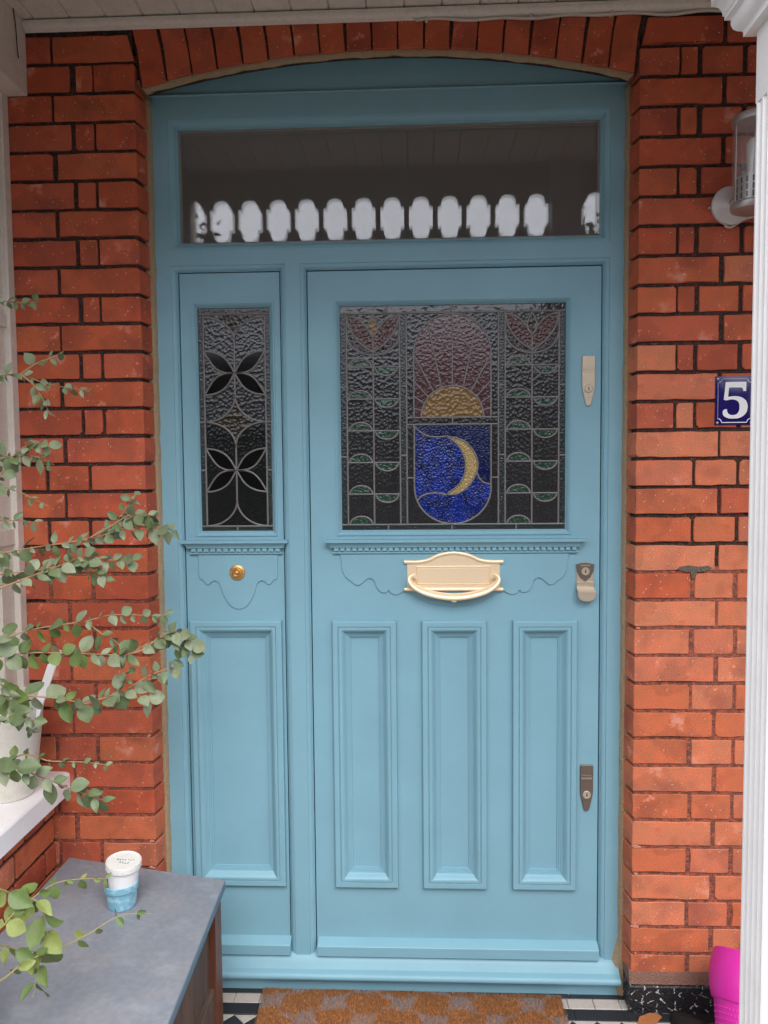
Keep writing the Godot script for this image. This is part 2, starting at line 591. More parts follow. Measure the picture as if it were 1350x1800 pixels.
func piers() -> void:
	var joint := 0.0092
	# left
	var left := put("brick_pier", box_of(V(-1.6, -0.02, -0.12), V(-0.7575, 2.95, W - 0.006)), M.mortar)
	tag(left, "red brick pier on the left of the blue door, behind the eucalyptus", "brick wall")
	var right := put("brick_pier", box_of(V(0.6065, -0.02, -0.12), V(1.75, 2.95, W - 0.006)), M.mortar)
	tag(right, "red brick pier on the right of the blue door, with the lamp and number", "brick wall")
	var lean_l := func(p: Vector2) -> Vector2:
		return Vector2(p.x + (0.010 if p.x > -0.765 else 0.0), p.y)
	var lean_r := func(p: Vector2) -> Vector2:
		return Vector2(p.x - (0.010 if p.x < 0.615 else 0.0), p.y)
	for k in range(-1, 33):
		var y1 := 2.652 - G * k - joint * 0.5
		var y0 := maxf(2.652 - G * (k + 1) + joint * 0.5, 0.109)
		var jit := func(a: float) -> float: return a + rng.randf_range(-0.003, 0.003)
		# left pier, from the door side outwards
		var cuts := []
		if posmod(k, 2) == 1:
			cuts = [[-0.753, jit.call(-0.9765)], [jit.call(-0.9865), -1.20], [-1.21, -1.43]]
		elif k < 14:
			cuts = [[-0.753, jit.call(-0.8635)], [-0.8705, jit.call(-0.9185)], [jit.call(-0.9315), -1.155], [-1.165, -1.27]]
		else:
			cuts = [[-0.753, jit.call(-0.908)], [jit.call(-0.9185), -1.028], [-1.038, -1.26]]
		for n in cuts.size():
			var p := brick_poly(cuts[n][1], cuts[n][0], y0, y1)
			if n == 0 and k == -1:
				for i in p.size():
					p[i].x = minf(p[i].x, skew_left(p[i].y) - 0.003)
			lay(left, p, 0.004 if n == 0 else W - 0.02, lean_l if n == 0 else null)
		# right pier
		if posmod(k, 2) == 1:
			cuts = [[0.602, jit.call(0.8195)], [jit.call(0.8295), 1.045], [1.055, 1.275], [1.285, 1.5]]
		elif k < 14:
			cuts = [[0.602, jit.call(0.703)], [0.7095, jit.call(0.7525)], [jit.call(0.7645), 0.8695], [0.8815, 1.1], [1.11, 1.215], [1.225, 1.44]]
		else:
			cuts = [[0.602, jit.call(0.752)], [jit.call(0.7625), jit.call(0.870)], [0.8805, 1.1], [1.11, 1.215], [1.225, 1.44]]
		for n in cuts.size():
			var p := brick_poly(cuts[n][0], cuts[n][1], y0, y1)
			if n == 0 and k == -1:
				for i in p.size():
					p[i].x = maxf(p[i].x, skew_right(p[i].y) + 0.003)
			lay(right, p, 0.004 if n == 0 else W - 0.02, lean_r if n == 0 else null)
	for s in [[left, -1.05, -0.7565], [right, 0.6055, 1.6]]:
		put("mortar_pointing", box_of(V(s[1], 0.09, 0.0), V(s[2], 1.27, W - 0.0034)), M.low_mortar, s[0])
	# painted plinths with a splayed ledge
	for s in [[left, -1.2, -0.749], [right, 0.597, 1.5]]:
		var m := Mb.new()
		m.xf = along_x(V(s[1], 0, 0))
		m.ext(PackedVector2Array([Vector2(-0.0, 0.0), Vector2(-0.0, 0.082), Vector2(-(W + 0.008), 0.08), Vector2(-(W + 0.011), 0.076), Vector2(-(W + 0.010), 0.0)]), 0.0, s[2] - s[1], 0.0, true)
		put("plinth", m, M.plinth_paint, s[0])
		m = Mb.new()
		m.xf = along_x(V(s[1], 0, 0))
		m.ext(PackedVector2Array([Vector2(-0.01, 0.0825), Vector2(-0.01, 0.118), Vector2(-W + 0.001, 0.118), Vector2(-(W + 0.002), 0.106), Vector2(-(W + 0.006), 0.0825)]), 0.0, s[2] - s[1] - 0.002, 0.0, true)
		put("plinth_ledge", m, M.plinth_ledge, s[0])
	# cement smear where mortar came away, and pale chips along the arris
	var sm := Mb.new()
	sm.ext(PackedVector2Array([V2(0.715, 1.262), V2(0.735, 1.256), V2(0.752, 1.254), V2(0.757, 1.236), V2(0.764, 1.236), V2(0.770, 1.254), V2(0.792, 1.257), V2(0.812, 1.266), V2(0.800, 1.273), V2(0.772, 1.270), V2(0.748, 1.274), V2(0.722, 1.270)]), W - 0.006, W + 0.0025, 0.0012)
	put("cement_patch", sm, M.old_cement, right)
	for k in [20, 22, 24, 28, 29, 31, 32]:
		for s in [[right, 0.604, 1.0], [left, -0.755, -1.0]]:
			if rng.randf() < 0.8:
				var y: float = 2.652 - G * k
				var size := rng.randf_range(0.005, 0.013)
				var chip := Mb.new()
				var poly := PackedVector2Array()
				for a in 7:
					var t := TAU * a / 7
					poly.append(Vector2(s[1] + s[2] * 0.010 + cos(t) * size * rng.randf_range(0.5, 1.4), y + sin(t) * 0.0048 * rng.randf_range(0.5, 1.5)))
				chip.ext(poly, W - 0.008, W + 0.0018, 0.0012)
				put("mortar_chip", chip, M.pale_chip, s[0])
	# the arch
	var cx := -0.0725
	var rad := 2.745
	var soffit := func(x: float) -> float: return 2.668 - rad + sqrt(rad * rad - (x - cx) * (x - cx))
	var core := Mb.new()
	var cp := PackedVector2Array()
	for i in 25:
		var x := lerpf(-0.74, 0.595, i / 24.0)
		cp.append(Vector2(x, soffit.call(x) + 0.005))
	cp.append(Vector2(0.63, 2.95))
	cp.append(Vector2(-0.78, 2.95))
	core.ext(cp, 0.012, W - 0.006)
	var arch := put("brick_arch", core, M.mortar)
	tag(arch, "shallow arch of upright red bricks over the blue door", "brick arch")
	for i in 19:
		var b0 := lerpf(-0.735, 0.590, i / 19.0) + 0.0028
		var b1 := lerpf(-0.735, 0.590, (i + 1) / 19.0) - 0.0028
		var t0 := lerpf(-0.772, 0.623, i / 19.0) + 0.0042 + rng.randf_range(-0.002, 0.002)
		var t1 := lerpf(-0.772, 0.623, (i + 1) / 19.0) - 0.0042 + rng.randf_range(-0.002, 0.002)
		var drop := rng.randf_range(-0.002, 0.002)
		var p := PackedVector2Array([Vector2(b0, soffit.call(b0) + drop), Vector2((b0 + b1) / 2, soffit.call((b0 + b1) / 2) + drop - 0.0004), Vector2(b1, soffit.call(b1) + drop)])
		var jag := rng.randf_range(-0.002, 0.002)
		p.append(Vector2(lerpf(b1, t1, 0.35) + jag, 2.69 if absf(b1 - cx) > 0.5 else 2.705))
		p.append(Vector2(t1, 2.79))
		p.append(Vector2(t0, 2.79))
		p.append(Vector2(lerpf(b0, t0, 0.35) + jag, 2.69 if absf(b0 - cx) > 0.5 else 2.705))
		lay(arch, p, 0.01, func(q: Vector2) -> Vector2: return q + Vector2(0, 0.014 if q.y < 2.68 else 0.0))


func V2(x: float, y: float) -> Vector2:
	return Vector2(x, y)


# ---------------------------------------------------------------- joinery
func arch_top(x: float) -> float:
	return 2.681 - (x + 0.07) * (x + 0.07) / 6.62


const REBATE := [[0.0, 0.0], [0.0008, -0.0028], [0.0035, -0.0034], [0.006, -0.0038], [0.009, -0.0052], [0.0118, -0.008], [0.0135, -0.0115], [0.0142, -0.0135], [0.0155, -0.0138], [0.0156, -0.07]]
const FAN_BEAD := [[0.0, 0.0], [0.0008, -0.0028], [0.005, -0.0034], [0.010, -0.005], [0.014, -0.009], [0.017, -0.015], [0.0185, -0.0195], [0.0225, -0.020], [0.0226, -0.06]]
const GLASS_BEAD := [[0.0, 0.0], [0.0006, 0.003], [0.0045, 0.003], [0.006, 0.001], [0.0085, -0.0005], [0.0115, -0.0035], [0.0135, -0.008], [0.0150, -0.0085], [0.0152, -0.03]]
const BOLECTION := [[0.0, 0.0], [0.0, 0.010], [0.0015, 0.0135], [0.004, 0.015], [0.0165, 0.0145], [0.0172, 0.0115], [0.0185, 0.0115], [0.0200, 0.0142], [0.0245, 0.0148], [0.029, 0.0128], [0.033, 0.0085], [0.0365, 0.0030], [0.040, -0.001], [0.0425, -0.002], [0.0428, -0.0045], [0.0475, -0.005], [0.0478, -0.0085], [0.0525, -0.009], [0.0535, -0.0125]]


func door_frame() -> void:
	var p: Material = M.door_paint
	var f := thing("door_frame", "blue painted timber door frame with arched head and wide glazed fanlight", "door frame")
	put("jamb", box_of(V(-0.80, 0.098, -0.1), V(-0.69, 2.592, 0.0)), p, f)
	put("jamb", box_of(V(0.546, 0.098, -0.1), V(0.65, 2.592, 0.0)), p, f)
	put("mullion", box_of(V(-0.364, 0.098, -0.1), V(-0.321, 2.1265, 0.0)), p, f)
	put("transom", box_of(V(-0.69, 2.1265, -0.1), V(0.546, 2.169, 0.0)), p, f)
	put("head_rail", box_of(V(-0.69, 2.533, -0.1), V(0.546, 2.592, 0.0)), p, f)
	var m := Mb.new()
	var pts := PackedVector2Array([Vector2(-0.80, 2.5922), Vector2(0.65, 2.5922)])
	for i in 25:
		var x := lerpf(0.65, -0.80, i / 24.0)
		pts.append(Vector2(x, arch_top(x) + 0.05))
	m.ext(pts, -0.1, -0.007)
	put("arched_head_panel", m, p, f)
	m = Mb.new()
	m.xf = along_x(V(-0.80, 0, 0))
	m.ext(PackedVector2Array([V2(0.0, 2.5923), V2(-0.003, 2.593), V2(-0.004, 2.596), V2(-0.002, 2.599), V2(0.004, 2.6005), V2(0.0069, 2.602), V2(0.0069, 2.5923)]), 0.0, 1.45)
	put("head_bead", m, p, f, 50.0)
	for r in [[-0.69, 0.098, -0.364, 2.1265, false, REBATE, "rebate_moulding"], [-0.321, 0.098, 0.546, 2.1265, false, REBATE, "rebate_moulding"], [-0.69, 2.169, 0.546, 2.533, true, FAN_BEAD, "glazing_bead"]]:
		m = Mb.new()
		m.sweep_rect(r[0], r[1], r[2], r[3], r[5], r[4])
		put(r[6], m, p, f, 50.0)
	# sill with a rounded nose, and the board under it
	m = Mb.new()
	m.xf = along_x(V(-0.80, 0, 0))
	var sill := PackedVector2Array([V2(0.1, 0.112), V2(0.02, 0.110), V2(-0.001, 0.099), V2(-0.011, 0.084), V2(-0.020, 0.069)])
	for k in 9:
		var a := PI * 0.5 - PI * k / 8.0
		sill.append(Vector2(-0.030 - cos(a) * 0.012, 0.0545 + sin(a) * 0.0115))
	sill.append_array(PackedVector2Array([V2(-0.022, 0.0425), V2(-0.018, 0.041), V2(0.1, 0.041)]))
	m.ext(sill, 0.0, 1.385, 0.0, true)
	put("sill", m, p, f, 40.0)
	m = Mb.new()
	m.xf = along_x(V(-0.80, 0, 0))
	m.ext(PackedVector2Array([V2(0.1, -0.01), V2(0.1, 0.0408), V2(-0.013, 0.0408), V2(-0.014, 0.026), V2(-0.010, 0.024), V2(-0.011, -0.01)]), 0.0, 1.385, 0.0, true)
	put("sill_board", m, p, f)
	# two panes of the sealed unit and the spacer between them
	put("fanlight_pane", box_of(V(-0.68, 2.179, -0.028), V(0.536, 2.523, -0.024)), M.fan_glass, f)
	put("fanlight_pane", box_of(V(-0.68, 2.179, -0.048), V(0.536, 2.523, -0.044)), M.fan_glass, f)
	m = Mb.new()
	m.sweep_rect(-0.682, 2.177, 0.538, 2.525, [[0.0, -0.0285], [0.020, -0.0285], [0.020, -0.0435]])
	put("pane_spacer", m, M.spacer, f)
	# mastic bead between brick and frame
	m = Mb.new()
	var path := []
	for i in 61:
		path.append([Vector3(-0.7415, lerpf(0.0, 2.586, i / 60.0), 0.014), Vector2(1, 0)])
	for i in 49:
		var x := lerpf(-0.738, 0.590, i / 48.0)
		path.append([Vector3(x, 2.671 - 2.745 + sqrt(2.745 * 2.745 - (x + 0.0725) * (x + 0.0725)), 0.060), Vector2(0, -1)])
	for i in 61:
		path.append([Vector3(0.5930, lerpf(2.586, 0.0, i / 60.0), 0.014), Vector2(-1, 0)])
	for i in path.size() - 1:
		var a: Vector3 = path[i][0]
		var b: Vector3 = path[i + 1][0]
		var wa := bead_width(i, a)
		var wb := bead_width(i + 1, b)
		var da: Vector2 = path[i][1] if not (i in [60, 61, 109, 110]) else (Vector2(1, -1) if i < 100 else Vector2(-1, -1))
		var db: Vector2 = path[i + 1][1] if not (i + 1 in [60, 61, 109, 110]) else (Vector2(1, -1) if i < 100 else Vector2(-1, -1))
		var back_a := a + V(da.x, da.y, 0) * -0.02
		var back_b := b + V(db.x, db.y, 0) * -0.02
		var mid_a := a + V(da.x * wa * 0.55, da.y * wa * 0.55, -0.003)
		var mid_b := b + V(db.x * wb * 0.55, db.y * wb * 0.55, -0.003)
		var in_a := V(a.x + da.x * wa, a.y + da.y * wa, 0.0004 if a.z < 0.02 else 0.050)
		var in_b := V(b.x + db.x * wb, b.y + db.y * wb, 0.0004 if b.z < 0.02 else 0.050)
		m.quad(b, a, mid_a, mid_b)
		m.quad(mid_b, mid_a, in_a, in_b)
		m.quad(back_b, back_a, a, b)
		if a.z > 0.02 and b.z > 0.02:
			m.quad(in_b, in_a, V(in_a.x, in_a.y + 0.026, 0.0004), V(in_b.x, in_b.y + 0.026, 0.0004))
	put("mastic_bead", m, M.mastic, f, 60.0)


func bead_width(i: int, a: Vector3) -> float:
	var w := 0.0092 + 0.0012 * sin(i * 1.7) * sin(i * 0.43) + 0.0008 * sin(i * 3.1)
	if a.z > 0.02:
		w = 0.0125 + 0.0015 * sin(i * 1.3) + 0.0012 * sin(i * 2.9)
	if a.x > 0.3 and a.y < 0.17:
		w += 0.026 * clampf(1.0 - absf(a.y - 0.06) / 0.11, 0.0, 1.0)
	return w


func shelf(parent: Node, x0: float, x1: float, ytop: float, zb: float, count: int) -> void:
	var p: Material = M.door_paint
	var m := Mb.new()
	var b := ytop - 0.043
	# the bead under the dentils, the dentil band, then the cyma and fillet
	m.cornice(x0, x1, [[b, 0.0], [b, 0.0065], [b + 0.002, 0.009], [b + 0.005, 0.0095], [b + 0.007, 0.0085], [b + 0.0072, 0.0065], [b + 0.0195, 0.0065], [b + 0.0195, 0.0155], [b + 0.0225, 0.0158], [b + 0.0235, 0.0168], [b + 0.029, 0.0195], [b + 0.033, 0.0225], [b + 0.0345, 0.0255], [b + 0.0348, 0.0285], [b + 0.043, 0.0285], [b + 0.0432, 0.0]], zb)
	put("moulded_shelf", m, p, parent, 40.0)
	var d0 := x0 - 0.0065
	var pitch := (x1 - x0 + 0.013) / count
	for i in count:
		var x := d0 + pitch * (i + 0.5)
		put("dentil", box_of(V(x - pitch * 0.36, b + 0.0088, zb + 0.0065), V(x + pitch * 0.36, b + 0.0182, zb + 0.0145), 0.0008), p, parent)


func weather_bar(parent: Node, x0: float, x1: float, y0: float, zb: float) -> void:
	var m := Mb.new()
	m.xf = along_x(V(x0, 0, 0))
	m.ext(PackedVector2Array([V2(-zb + 0.002, y0), V2(-zb + 0.002, y0 + 0.043), V2(-zb - 0.003, y0 + 0.0425), V2(-zb - 0.029, y0 + 0.0315), V2(-zb - 0.0305, y0 + 0.0295), V2(-zb - 0.0305, y0 + 0.001), V2(-zb - 0.029, y0)]), 0.0, x1 - x0, 0.0, true)
	put("weather_bar", m, M.door_paint, parent)


func apron(parent: Node, half: Array, xc: float, z: float) -> void:
	var left := bez(half, 5)
	var pts := PackedVector2Array()
	for q in left:
		pts.append(q)
	for i in range(left.size() - 2, -1, -1):
		pts.append(Vector2(2 * xc - left[i].x, left[i].y))
	var m := Mb.new()
	m.ext(pts, z - 0.001, z + 0.0042, 0.0008)
	put("apron", m, M.door_paint, parent)


func lead(parent: Node, pts: Array, z: float, r := 0.0026) -> void:
	var q := []
	for a in pts:
		q.append(Vector3(a.x, a.y, z))
	var m := Mb.new()
	m.tube(q, r, 6, true, 0.62)
	put("lead_came", m, M.lead, parent, 70.0)


func pane(parent: Node, pts, m: Material, z: float) -> void:
	var mb := Mb.new()
	mb.ext(PackedVector2Array(pts), z - 0.003, z, 0.0)
	put("pane", mb, m, parent)


func arc(cx: float, cy: float, rx: float, ry: float, a0: float, a1: float, n := 14) -> Array:
	var out := []
	for i in n + 1:
		var a := deg_to_rad(lerpf(a0, a1, float(i) / n))
		out.append(Vector2(cx + cos(a) * rx, cy + sin(a) * ry))
	return out


func door_window(parent: Node, x0: float, y0: float, x1: float, y1: float, z: float) -> void:
	var m := Mb.new()
	m.sweep_rect(x0, y0, x1, y1, [[-0.002, z - 0.004], [0.003, z + 0.001], [0.0035, z - 0.004]])
	var w := put("stained_glass_window", m, M.lead, parent)
	var cx := (x0 + x1) / 2
	var kx := (x1 - x0) / 1070.0
	var ky := (y1 - y0) / 1080.0
	var U := func(u: float, v: float) -> Vector2: return Vector2(cx + u * kx, y1 - (v - 85.0) * ky)
	var line := func(pts: Array, r := 0.0026) -> void:
		var q := []
		for a in pts:
			q.append(U.call(a[0], a[1]))
		lead(w, q, z + 0.0018, r)
	var rect := func(a: float, b: float, c: float, d: float, mt: Material) -> void:
		pane(w, [U.call(a, d), U.call(c, d), U.call(c, b), U.call(a, b)], mt, z)
	# border strips, cut into lengths
	var cuts := [-535.0, -310.0, -5.0, 302.0, 535.0]
	for i in 4:
		rect.call(cuts[i], 85, cuts[i + 1], 123, M.strip_pane)
		rect.call(cuts[i], 1138, cuts[i + 1], 1165, M.green_edge_pane)
		if i > 0:
			line.call([[cuts[i], 85], [cuts[i], 123]])
			line.call([[cuts[i], 1138], [cuts[i], 1165]])
	line.call([[-535, 123], [535, 123]])
	line.call([[-535, 1138], [535, 1138]])
	var sides := [123.0, 472.0, 808.0, 1138.0]
	for s in [-1.0, 1.0]:
		for i in 3:
			rect.call(minf(s * 535, s * 503), sides[i], maxf(s * 535, s * 503), sides[i + 1], M.green_edge_pane)
			if i > 0:
				line.call([[s * 535, sides[i]], [s * 503, sides[i]]])
		line.call([[s * 503, 123], [s * 503, 1138]])
		line.call([[s * 250, 123], [s * 250, 1138]])
		line.call([[s * 218, 123], [s * 218, 1138]])
		# narrow column
		var nc := [123.0, 470.0, 803.0, 1138.0]
		for i in 3:
			rect.call(minf(s * 250, s * 218), nc[i], maxf(s * 250, s * 218), nc[i + 1], M.green_edge_pane)
			if i > 0:
				line.call([[s * 250, nc[i]], [s * 218, nc[i]]])
		# the flower at the head of the stem
		var fc: float = s * 376.5
		rect.call(minf(s * 503, s * 250), 123, maxf(s * 503, s * 250), 320, M.clear_pane)
		var bowl := []
		for a in arc(fc, 222, 124, 98, 180, 0, 18):
			bowl.append(U.call(a.x, a.y))
		var b2 := bowl.duplicate()
		b2.append_array([U.call(fc + 40, 240), U.call(fc, 235), U.call(fc - 40, 240)])
		pane(w, b2, M.dark_red_pane, z + 0.0006)
		lead(w, bowl, z + 0.0018)
		for t in [-1.0, 1.0]:
			var outer := bez([U.call(fc, 305), U.call(fc + t * 62, 262), U.call(fc + t * 110, 195), U.call(fc + t * 124, 132)], 5)
			var inner := bez([U.call(fc + t * 124, 132), U.call(fc + t * 72, 148), U.call(fc + t * 28, 190), U.call(fc, 240)], 5)
			var petal := outer.duplicate()
			petal.append_array(inner.slice(1))
			pane(w, petal, M.red_pane, z + 0.0012)
			lead(w, outer, z + 0.0022)
			lead(w, inner, z + 0.0022)
		var bud := bez([U.call(fc, 238), U.call(fc - 24, 190), U.call(fc, 128)], 6)
		var bud2 := bez([U.call(fc, 128), U.call(fc + 24, 190), U.call(fc, 238)], 6)
		lead(w, bud, z + 0.0023)
		lead(w, bud2, z + 0.0023)
		bud.append_array(bud2.slice(1, -1))
		pane(w, bud, M.dark_amber_pane if s > 0 else M.amber_pane, z + 0.0014)
		line.call([[fc, 238], [fc, 1138]])
		# pairs of leaves down the stem
		for col in [0, 1]:
			var a: float = minf(s * 503, fc) if (col == 0) == (s < 0) else minf(fc, s * 250)
			var b := a + 126.5
			var up: bool = col == 0
			var prev := 320.0
			for i in 6:
				var v := 377.0 + 153.0 * i
				if i == 5:
					v = 1138.0
				rect.call(a, prev, b, v, M.clear_pane)
				prev = v
				if i < 5:
					line.call([[a, v], [b, v]], 0.0024)
				if i == 5 and not up:
					continue
				var half := []
				for q in arc((a + b) / 2, v, 55, 41, 180, 0, 12):
					half.append(U.call(q.x, v - (q.y - v) if up else q.y))
				pane(w, half, M.green_pane, z + 0.0008)
				lead(w, half, z + 0.0019, 0.0024)
	# the sunrise in the middle
	rect.call(-218, 123, 218, 622, M.clear_pane)
	var archp := [U.call(-183, 622), U.call(-183, 315)]
	var arch_line := [[-183.0, 622.0], [-183.0, 315.0]]
	for q in arc(0, 315, 183, 187, 180, 0, 20):
		archp.append(U.call(q.x, 315 - (q.y - 315)))
		arch_line.append([q.x, 315 - (q.y - 315)])
	archp.append(U.call(183, 622))
	arch_line.append([183.0, 622.0])
	pane(w, archp, M.pink_pane, z + 0.0006)
	line.call(arch_line)
	var sun := []
	for q in arc(0, 622, 149, 152, 180, 0, 20):
		sun.append(U.call(q.x, 622 - (q.y - 622)))
	pane(w, sun, M.amber_pane, z + 0.0014)
	lead(w, sun, z + 0.0022)
	for s in [-1.0, 1.0]:
		line.call([[s * 52, 478], [s * 116, 172]], 0.0024)
		line.call([[s * 88, 500], [s * 183, 322]], 0.0024)
		line.call([[s * 114, 524], [s * 183, 448]], 0.0024)
		line.call([[s * 133, 555], [s * 183, 520]], 0.0024)
		line.call([[s * 147, 588], [s * 183, 578]], 0.0024)
		line.call([[s * 218, 375], [s * 183, 375]], 0.0024)
		line.call([[s * 218, 912], [s * 183, 912]], 0.0024)
	line.call([[0, 470], [0, 128]], 0.0024)
	line.call([[-218, 622], [218, 622]])
	line.call([[-218, 655], [218, 655]])
	rect.call(-218, 622, 0, 655, M.clear_pane)
	rect.call(0, 622, 218, 655, M.clear_pane)
	line.call([[0, 622], [0, 655]])
	# the moon below
	rect.call(-218, 655, 218, 1138, M.clear_pane)
	var night := [U.call(-183, 656), U.call(-183, 960)]
	var nl := [[-183.0, 656.0], [-183.0, 960.0]]
	for q in arc(0, 960, 183, 176, 180, 360, 22):
		night.append(U.call(q.x, 1920 - q.y))
		nl.append([q.x, 1920 - q.y])
	night.append(U.call(183, 656))
	nl.append([183.0, 656.0])
	pane(w, night, M.blue_pane, z + 0.0006)
	line.call(nl)
	var dusk := []
	for q in [[-183, 656], [-183, 664], [-140, 700], [-90, 715], [-28, 712], [16, 722], [58, 738], [92, 774], [112, 810], [118, 850], [114, 884], [126, 912], [148, 936], [183, 946], [183, 656]]:
		dusk.append(U.call(q[0], q[1]))
	pane(w, dusk, M.dusk_pane, z + 0.0010)
	var oc := bez([U.call(-28, 712), U.call(58, 738), U.call(112, 810), U.call(116, 880), U.call(80, 948), U.call(26, 988), U.call(-30, 994)], 5)
	var ic := bez([U.call(-30, 994), U.call(30, 946), U.call(58, 890), U.call(58, 822), U.call(26, 756), U.call(-28, 712)], 5)
	lead(w, oc, z + 0.0022)
	lead(w, ic, z + 0.0022)
	oc.append_array(ic.slice(1, -1))
	pane(w, oc, M.moon_pane, z + 0.0013)
	lead(w, bez([U.call(-183, 664), U.call(-140, 700), U.call(-90, 715), U.call(-28, 712)], 5), z + 0.0018, 0.0024)
	lead(w, bez([U.call(-172, 1024), U.call(-140, 996), U.call(-90, 986), U.call(-30, 994)], 5), z + 0.0018, 0.0024)
	lead(w, bez([U.call(114, 884), U.call(126, 912), U.call(148, 936), U.call(183, 946)], 5), z + 0.0018, 0.0024)


func side_window(parent: Node, x0: float, y0: float, x1: float, y1: float, z: float) -> void:
	var m := Mb.new()
	m.sweep_rect(x0, y0, x1, y1, [[-0.002, z - 0.004], [0.003, z + 0.001], [0.0035, z - 0.004]])
	var w := put("stained_glass_window", m, M.lead, parent)
	var cx := (x0 + x1) / 2
	var kx := (x1 - x0) / 448.0
	var ky := (y1 - y0) / 1360.0
	var U := func(u: float, v: float) -> Vector2: return Vector2(cx + u * kx, y1 - (v - 350.0) * ky)
	var line := func(pts: Array, r := 0.0027) -> void:
		var q := []
		for a in pts:
			q.append(U.call(a[0], a[1]))
		lead(w, q, z + 0.0018, r)
	var curve := func(s: float, side: float, mid: float) -> Array:   # quarter ellipse from the side lead to the middle one
		var out := []
		for i in 15:
			var t := PI / 2 * i / 14.0
			out.append(U.call(s * (190.0 - 190.0 * sin(t)), mid + (side - mid) * cos(t)))
		return out
	for s in [-1.0, 1.0]:
		pane(w, [U.call(minf(0, s * 224), 388), U.call(maxf(0, s * 224), 388), U.call(maxf(0, s * 224), 350), U.call(minf(0, s * 224), 350)], M.clear_pane, z)
		pane(w, [U.call(minf(0, s * 224), 1710), U.call(maxf(0, s * 224), 1710), U.call(maxf(0, s * 224), 1680), U.call(minf(0, s * 224), 1680)], M.green_edge_pane, z)
		var sides := [388.0, 743.0, 1040.0, 1335.0, 1680.0]
		for i in 4:
			pane(w, [U.call(minf(s * 190, s * 224), sides[i + 1]), U.call(maxf(s * 190, s * 224), sides[i + 1]), U.call(maxf(s * 190, s * 224), sides[i]), U.call(minf(s * 190, s * 224), sides[i])], M.green_edge_pane, z)
			pane(w, [U.call(minf(0, s * 190), sides[i + 1]), U.call(maxf(0, s * 190), sides[i + 1]), U.call(maxf(0, s * 190), sides[i]), U.call(minf(0, s * 190), sides[i])], M.clear_pane if i < 2 else M.dark_clear_pane, z)
			if i > 0:
				line.call([[s * 190, sides[i]], [s * 224, sides[i]]])
		line.call([[s * 190, 388], [s * 190, 1680]])
		for c in [743.0, 1335.0]:
			for t in [-1.0, 1.0]:
				var a := bez([U.call(0, c), U.call(s * 52, c + t * 82), U.call(s * 118, c + t * 122), U.call(s * 190, c + t * 134)], 6)
				var b := bez([U.call(s * 190, c + t * 134), U.call(s * 130, c + t * 42), U.call(s * 70, c + t * 5), U.call(0, c)], 6)
				lead(w, a, z + 0.002)
				lead(w, b, z + 0.002)
				var q := a.duplicate()
				q.append_array(b.slice(1, -1))
				pane(w, q, M.black_pane, z + 0.0012)
		for e in [[405.0, 548.0], [1040.0, 880.0], [1040.0, 1190.0], [1678.0, 1520.0]]:
			lead(w, curve.call(s, e[0], e[1]), z + 0.002)
	for r in [[545, 743], [743, 882], [1190, 1335], [1335, 1520]]:
		line.call([[0, r[0]], [0, r[1]]])
	line.call([[-224, 388], [224, 388]])
	line.call([[-224, 1680], [224, 1680]])
	line.call([[0, 350], [0, 388]])
	line.call([[0, 1680], [0, 1710]])
	var top: Array = curve.call(-1.0, 405.0, 548.0)
	var tr: Array = curve.call(1.0, 405.0, 548.0)
	tr.reverse()
	top.append_array(tr.slice(1))
	top = top.slice(4, top.size() - 4)
	top.append(U.call(85, 390))
	top.append(U.call(-85, 390))
	pane(w, top, M.dark_amber_pane, z + 0.0008)
	var dia: Array = []
	for q in [[-1.0, 880.0, false], [-1.0, 1190.0, true], [1.0, 1190.0, false], [1.0, 880.0, true]]:
		var c: Array = curve.call(q[0], 1040.0, q[1])
		c = c.slice(4)
		if (q[0] < 0) == (q[1] < 1000.0):
			c.reverse()
		dia.append_array(c if dia.is_empty() else c.slice(1 if dia[-1].distance_to(c[0]) < 0.0001 else 0))
	if dia[0].distance_to(dia[-1]) < 0.0001:
		dia.pop_back()
	pane(w, dia, M.dark_amber_pane, z + 0.0008)


func panel(parent: Node, x0: float, y0: float, x1: float, y1: float, z: float) -> void:
	var prof := []
	for q in BOLECTION:
		prof.append([q[0], z + q[1]])
	var pn := put("panel", box_of(V(x0 + 0.02, y0 + 0.02, z - 0.024), V(x1 - 0.02, y1 - 0.02, z - 0.0125)), M.door_paint, parent)
	var m := Mb.new()
	m.sweep_rect(x0, y0, x1, y1, prof)
	put("panel_moulding", m, M.door_paint, pn, 32.0)


func bead(parent: Node, x0: float, y0: float, x1: float, y1: float, z: float) -> void:
	var prof := []
	for q in GLASS_BEAD:
		prof.append([q[0], z + q[1]])
	var m := Mb.new()
	m.sweep_rect(x0, y0, x1, y1, prof)
	put("glazing_bead", m, M.door_paint, parent, 40.0)


